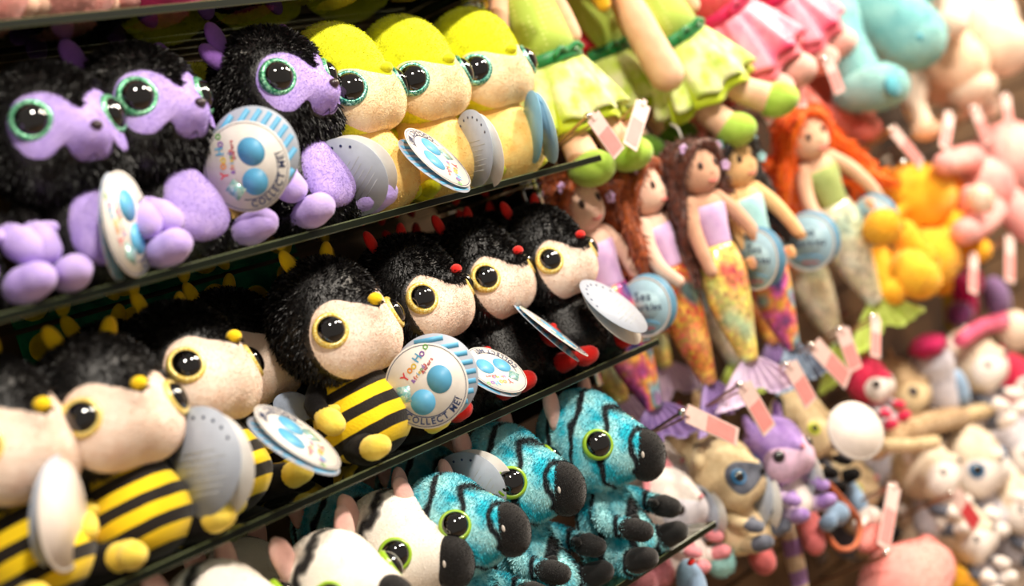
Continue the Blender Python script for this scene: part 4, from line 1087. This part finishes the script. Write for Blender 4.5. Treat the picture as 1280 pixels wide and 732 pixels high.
toy('yellow_duckling', 'yellow fluffy toy tucked beside the big pink one at the bottom', 'large soft toys low on the wall', (1188, 722, .06), [
    ('body', HAIRY, [('b', [(1188, 725, .06, 22, 22, 18), (1205, 735, .06, 18, 18, 16)])], 2500), ('head', HAIRY, [('e', 1184, 712, .05, 13, 13, 10)], 1200)])

# ================================================================== small toys hanging in the lower row
PINKF = fab('candy_pink_felt', (244, 152, 160)); GREYW = fab('pale_grey_plush', (222, 216, 222), (196, 192, 202)); BEIGE = fab('beige_plush', (228, 206, 164), (206, 180, 138))
LILP = fab('mauve_plush', (176, 144, 206), (150, 116, 184)); SLATE = fab('slate_plush', (112, 116, 130), (84, 88, 102)); TANP = fab('tan_plush', (206, 178, 140), (176, 146, 108))
REDP = fab('crimson_plush', (226, 54, 92), (204, 34, 74)); DARKB = fab('dark_brown_plush', (70, 48, 38), (46, 30, 24)); WHT = fab('soft_white_plush', (250, 240, 232), (232, 220, 214))
G_DARK = plain('dark_eye_rim', (60, 40, 60), .3); G_LIME2 = plain('yellow_green_eye_rim', (196, 206, 40), .3)
MASK = Patch((0, 0), [(0, 6), (16, 18), (40, 26), (62, 18), (66, -4), (52, -24), (26, -24), (0, -14)])
SNOUT = Patch((0, -26), [(0, -4), (18, 0), (30, -14), (32, -34), (18, -50), (0, -54)])
SM = dict(head='puff', armmat=WHT, handmat=WHT, bodymat=WHT, fn=5000, ffn=3000, fl=.003, bfur=3000, bfl=.0025, nose=('button', 2, .0045, PINKF), patch=BUSHFACE)
S_KIT = dict(SM, fur=WHT, facemat=GREYW, eyes=(42, -4, .0085, .0095, G_DARK), ears=('cone', PINKF), handmat=PINKF)
S_LEM = dict(SM, fur=BEIGE, facemat=SLATE, patch=MASK, eyes=(42, 0, .0085, .0120, G_BLUE), ears=('round', BEIGE), bodymat=BUTTERPALE, armmat=BEIGE, handmat=SLATE, nose=('button', -6, .006, BLACKCLOTH))
S_LIL = dict(SM, fur=LILP, facemat=fab('pink_lilac_plush', (232, 196, 222)), eyes=(42, -2, .0085, .0100, G_DARK), ears=('point', LILP), bodymat=WHT, armmat=fab('pale_lilac_plush', (216, 190, 224)), handmat=LILP)
S_CAT = dict(SM, fur=BEIGE, facemat=BEIGE, eyes=(44, -2, .0060, .0105, G_LIME2), ears=('cone', BLACKCLOTH), bodymat=SLATE, armmat=TANP, handmat=BLACKCLOTH)
S_RED = dict(SM, fur=REDP, facemat=WHT, eyes=(42, -4, .0085, .0095, G_DARK), ears=('cone', REDP), bodymat=GREYW, armmat=GREYW, handmat=REDP)
S_TAN = dict(SM, fur=TANP, facemat=BEIGE, eyes=(42, -4, .0075, .0095, G_DARK), ears=('point', TANP), bodymat=TANP, armmat=TANP, handmat=DARKB, nose=('button', 4, .005, DARKB))
S_CRM = dict(SM, fur=fab('oat_plush', (240, 224, 200), (220, 200, 176)), facemat=WHT, eyes=(42, -4, .0045, .0056, G_DARK), ears=('round', WHT), bodymat=GREYW, armmat=SLATE, handmat=WHT, nose=('button', 2, .005, SLATE))
S_GRY = dict(SM, fur=GREYW, facemat=WHT, eyes=(42, -4, .0045, .0056, G_DARK), ears=('round', GREYW), bodymat=SLATE, armmat=GREYW, handmat=WHT, nose=('button', 2, .005, SLATE))
S_BLU = dict(S_CRM, eyes=(42, -4, .0085, .0125, G_BLUE))
PR = {}
def small(kind, spec, px, py, Y, s, yaw, roll, label, tg=None):
    if kind not in PR: o = PR[kind] = plush(spec, label, 'small toys on the lower hooks', kind)
    else:
        o = dup(PR[kind], label, 'small toys on the lower hooks')
        for c in kids(o):
            if c.name.startswith('hang_tag'):
                for g in kids(c): bpy.data.objects.remove(g)
                bpy.data.objects.remove(c)
    H = at(px, py, Y); rm = Euler((0, math.radians(roll), math.radians(yaw))).to_matrix(); o.scale = (s, s, s)
    o.rotation_euler = rm.to_euler(); o.location = H - rm @ Vector((0, -.004, .118)) * s
    bpy.context.view_layer.update()
    if tg: hang(o, *tg[0], **tg[1])
    return o
small('plush_kitten', S_KIT, 836, 628, .10, .70, 4, 0, 'white kitten with pink ears behind the corner of the lowest glass shelf', ((880, 640, .085, 120, .7, 1, 0, .9), dict(flip=True)))
small('plush_lemur', S_LEM, 905, 592, .07, .78, 8, 0, 'beige lemur with grey eye mask and a big pale tag at its side', ((948, 625, .06, 100, .62, 1, 0, 1.15), dict(flip=True)))
small('plush_lilac_toy', S_LIL, 968, 562, .04, .72, -10, 0, 'mauve toy with both eyes in view, between lemur and beige cat', ((1008, 592, .03, 110, .5, 1, 0, 1.0), dict(flip=True)))
small('plush_cat', S_CAT, 998, 532, .09, .80, 10, 0, 'beige cat with black ears and a yellow-green eye', ((1070, 538, -.02, 124, .84, -1, 0, 1.0), dict(blank=True, open_=2, back=(0, 0))))
small('plush_red_cat', S_RED, 1084, 476, .07, .58, 0, 0, 'crimson and white toy cat just above the blank white tag')
small('plush_tan_rabbit', S_TAN, 1120, 486, .12, .80, 10, 0, 'tan toy hanging right of the crimson cat')
small('plush_tan_rabbit', S_TAN, 868, 552, .16, .80, -6, 0, 'tan toy in shade behind the lemur, under the purple fin')
small('plush_kitten', S_KIT, 812, 585, .17, .72, 10, 0, 'white kitten deeper on the hook, mostly covered by the turquoise zebra')
small('plush_blue_eyed_lemur', S_BLU, 1210, 576, .08, .95, -12, 0, 'oat-coloured lemur with one blue eye, largest face among the cream toys')
small('plush_oat_lemur', S_CRM, 1152, 585, .08, .85, 14, 0, 'oat-coloured lemur right beside the tall grey ticket')
small('plush_oat_lemur', S_CRM, 1200, 665, .06, .80, 4, 0, 'oat-coloured lemur with the red-printed ticket over its chest')
small('plush_oat_lemur', S_CRM, 1150, 655, .12, .80, 8, 0, 'oat-coloured lemur above the big pink toy')
small('plush_oat_lemur', S_CRM, 1262, 628, .06, .82, -6, 0, 'oat-coloured lemur at the right edge, lower of two')
small('plush_grey_lemur', S_GRY, 1262, 560, .10, .90, 0, 0, 'grey lemur at the right edge beside the oat one')
small('plush_grey_lemur', S_GRY, 1250, 700, .12, .85, 6, 0, 'grey lemur in the lower right corner')
small('plush_grey_lemur', S_GRY, 1108, 590, .16, .80, 6, 0, 'grey lemur half behind the blank white tag')
small('plush_grey_lemur', S_GRY, 1196, 512, .14, .90, 0, 0, 'grey lemur below the pink-collared toy')
small('plush_red_cat', S_RED, 1262, 478, .10, .85, 10, 0, 'crimson and white toy cat at the right edge')
small('plush_oat_lemur', S_CRM, 1212, 452, .08, .90, 6, 0, 'oat-coloured toy with a coral strap, right of the grey bucket bag')
small('plush_cat', S_CAT, 1050, 606, .14, .85, 10, 0, 'beige cat in shade behind the blue and orange shoe')
small('plush_lemur', S_LEM, 1290, 520, .12, .9, 0, 0, 'beige lemur cut by the right edge')

BLUSHC = fab('blush_felt', (232, 120, 120)); ORNG = fab('orange_felt', (236, 104, 34)); SKYF = fab('sky_blue_felt', (150, 180, 212)); MAG = fab('fuchsia_plush', (214, 40, 110), (190, 26, 92))
BAND = striped('mauve_banded_cloth', (214, 190, 158), (160, 124, 178), period=.036, wob=.05, tilt=0)
toy('banded_legs_doll', 'doll with mauve banded legs and coral shoes under the mauve toy', 'dolls low on the wall', (985, 640, .10), [
    ('body', BAND, [('b', [(968, 622, .11, 26, 20, 24), (985, 650, .10, 20, 18, 20)])], 0), ('leg', BAND, [('t', [(985, 650, .09, 14), (992, 690, .08, 12), (1000, 730, .08, 11)])], 0),
    ('shoe', BLUSHC, [('b', [(1012, 655, .06, 15, 14, 24), (1018, 678, .05, 14, 13, 16)])], 0), ('leg', ORNG, [('t', [(1003, 622, .08, 9), (1008, 640, .07, 10), (1010, 650, .06, 9)])], 0)])
toy('coral_toe_doll', 'doll with two coral drop-shaped feet below the beige lemur', 'dolls low on the wall', (945, 680, .10), [
    ('leg', ORNG, [('t', [(932, 650, .10, 10), (940, 665, .09, 11), (946, 675, .08, 12)])], 0), ('shoe', BLUSHC, [('b', [(950, 690, .07, 16, 14, 22), (956, 705, .06, 13, 12, 12)])], 0),
    ('leg', DARKB, [('t', [(968, 640, .11, 8), (980, 665, .10, 8), (985, 680, .10, 8)])], 0), ('body', fab('plum_cloth', (110, 54, 80)), [('b', [(940, 640, .13, 26, 18, 20)])], 0)])
toy('blue_shoe_doll', 'doll with pale blue shoes and an orange ankle strap', 'dolls low on the wall', (1055, 640, .08), [
    ('shoe', SKYF, [('b', [(1046, 642, .04, 17, 16, 15), (1036, 652, .03, 15, 14, 12)])], 0), ('shoe', WHT, [('b', [(1086, 646, .05, 17, 16, 13), (1076, 654, .04, 14, 14, 10)])], 0),
    ('ankle_strap', fab('terracotta_felt', (206, 110, 70)), [('t', [(1036, 605, .05, 4), (1060, 632, .03, 4), (1074, 652, .03, 4), (1070, 680, .03, 3.5), (1050, 686, .03, 3.5), (1034, 668, .04, 3.5)])], 0),
    ('leg', SKYF, [('t', [(1052, 600, .08, 12), (1066, 618, .07, 12), (1076, 636, .06, 11)])], 0), ('body', DARKB, [('b', [(1036, 606, .11, 26, 20, 24)])], 0)])
toy('grey_bucket_bag', 'pale grey tapering plush bag with a fuchsia top, right of the tan toy', 'plush accessories', (1172, 480, .08), [
    ('bag', GREYW, [('b', [(1165, 455, .08, 30, 26, 22), (1175, 485, .08, 24, 20, 24), (1182, 508, .08, 16, 14, 14)])], 2000), ('lid', MAG, [('b', [(1160, 432, .07, 26, 22, 13)])], 1200), ('pocket', SKYF, [('e', 1200, 484, .06, 14, 10, 24)], 0)], cat='plush bag')
toy('fuchsia_doll', 'fuchsia doll hanging behind the golden bear paw', 'dolls low on the wall', (1205, 380, .10), [
    ('body', MAG, [('b', [(1206, 372, .11, 16, 14, 30), (1216, 350, .11, 14, 12, 20)])], 800), ('skirt', fab('plum_satin', (120, 50, 110), rough=.4), [('b', [(1200, 392, .10, 20, 16, 16)])], 0),
    ('leg', fab('mustard_cloth', (170, 150, 40)), [('t', [(1182, 340, .14, 8), (1186, 380, .13, 8), (1188, 405, .12, 8)])], 0)])
toy('rose_doll', 'rose-collared doll at the right side under the tall hook', 'dolls low on the wall', (1246, 400, .08), [
    ('body', fab('violet_cloth', (140, 110, 160)), [('b', [(1246, 372, .10, 20, 16, 28)])], 0), ('collar', fab('rose_plush', (240, 100, 140)), [('t', [(1200, 425, .05, 9), (1228, 408, .04, 9), (1262, 400, .05, 10)])], 800), ('head', CREAMT, [('e', 1270, 412, .04, 24, 20, 24)], 800)])
toy('straw_basket_toy', 'long tan furry toy lying across under the grey bucket bag', 'soft toys low on the wall', (1140, 535, .06), [
    ('body', TANP, [('t', [(1095, 560, .07, 14), (1130, 540, .05, 15), (1165, 528, .05, 14), (1200, 520, .07, 12)])], 3000), ('tail', BEIGE, [('t', [(1200, 520, .07, 9), (1230, 512, .06, 8), (1256, 508, .06, 6)])], 800),
    ('leg', BEIGE, [('t', [(1110, 556, .04, 8), (1140, 556, .02, 8), (1168, 552, .02, 8)])], 800)])
toy('blue_card_toy', 'pale blue boxy toy with a red dot at the bottom under the kitten', 'soft toys low on the wall', (850, 715, .06), [
    ('body', SKYF, [('b', [(862, 722, .05, 15, 12, 24), (866, 735, .05, 15, 12, 20)])], 0), ('button', RED, [('e', 864, 702, .02, 7, 4, 4)], 0), ('foot', AQUAT, [('e', 900, 700, .08, 20, 18, 20)], 600)])
toy('dusty_rose_toy', 'dusty rose toy under the kitten, cut by the bottom edge', 'soft toys low on the wall', (820, 720, .12), [
    ('body', fab('dusty_rose_plush', (200, 124, 134)), [('b', [(818, 712, .12, 30, 24, 26), (800, 735, .11, 24, 20, 20)])], 1500), ('arm', PEACHP, [('t', [(790, 660, .13, 10), (786, 680, .12, 11), (784, 695, .11, 10)])], 0)])
# mermaids further back on the same hooks
def back_mer(src, hx, hy, fx, fy, Y, yaw, label):
    o = dup(src, label, 'mermaid dolls on the hooks')
    for c in kids(o):
        if c.name.startswith('hang_tag'):
            for g in kids(c): bpy.data.objects.remove(g)
            bpy.data.objects.remove(c)
    place_mer(o, hx, hy, fx, fy, Y, yaw); return o
back_mer(M3, 676, 236, 800, 560, .150, -4, 'mermaid doll with a yellow-orange tail seen under the glass shelf end')
back_mer(M5, 838, 190, 935, 500, .135, -10, 'mermaid doll in deep shade behind the tan one, only a lime fin clear')
back_mer(M5, 952, 200, 1062, 462, .135, -14, 'orange-haired mermaid doll in the second row, its lime fin behind the first')
back_mer(M3, 744, 210, 854, 520, .185, -8, 'mermaid doll in the dark gap between the two auburn ones')
back_mer(M2, 884, 186, 985, 480, .140, -10, 'auburn-haired mermaid doll in shade behind the black-haired one')

# green card with yellow dots behind the bees
g = MB().box((-.58, .186, .940), (-.27, .189, .991)); 
hc = g.link('header_card', fab('emerald_card', (24, 140, 96), (14, 110, 74), rough=.5, sheen=0), smooth=False)
tag(hc, 'emerald green card with yellow dots in the shade above the bees', 'card')
for i in range(7):
    MB().ell((-.56 + .045 * i, .185, .975 - .012 * (i % 2)), (.015, .002, .013), sub=3).link('yellow_dot', YELLOW, hc)
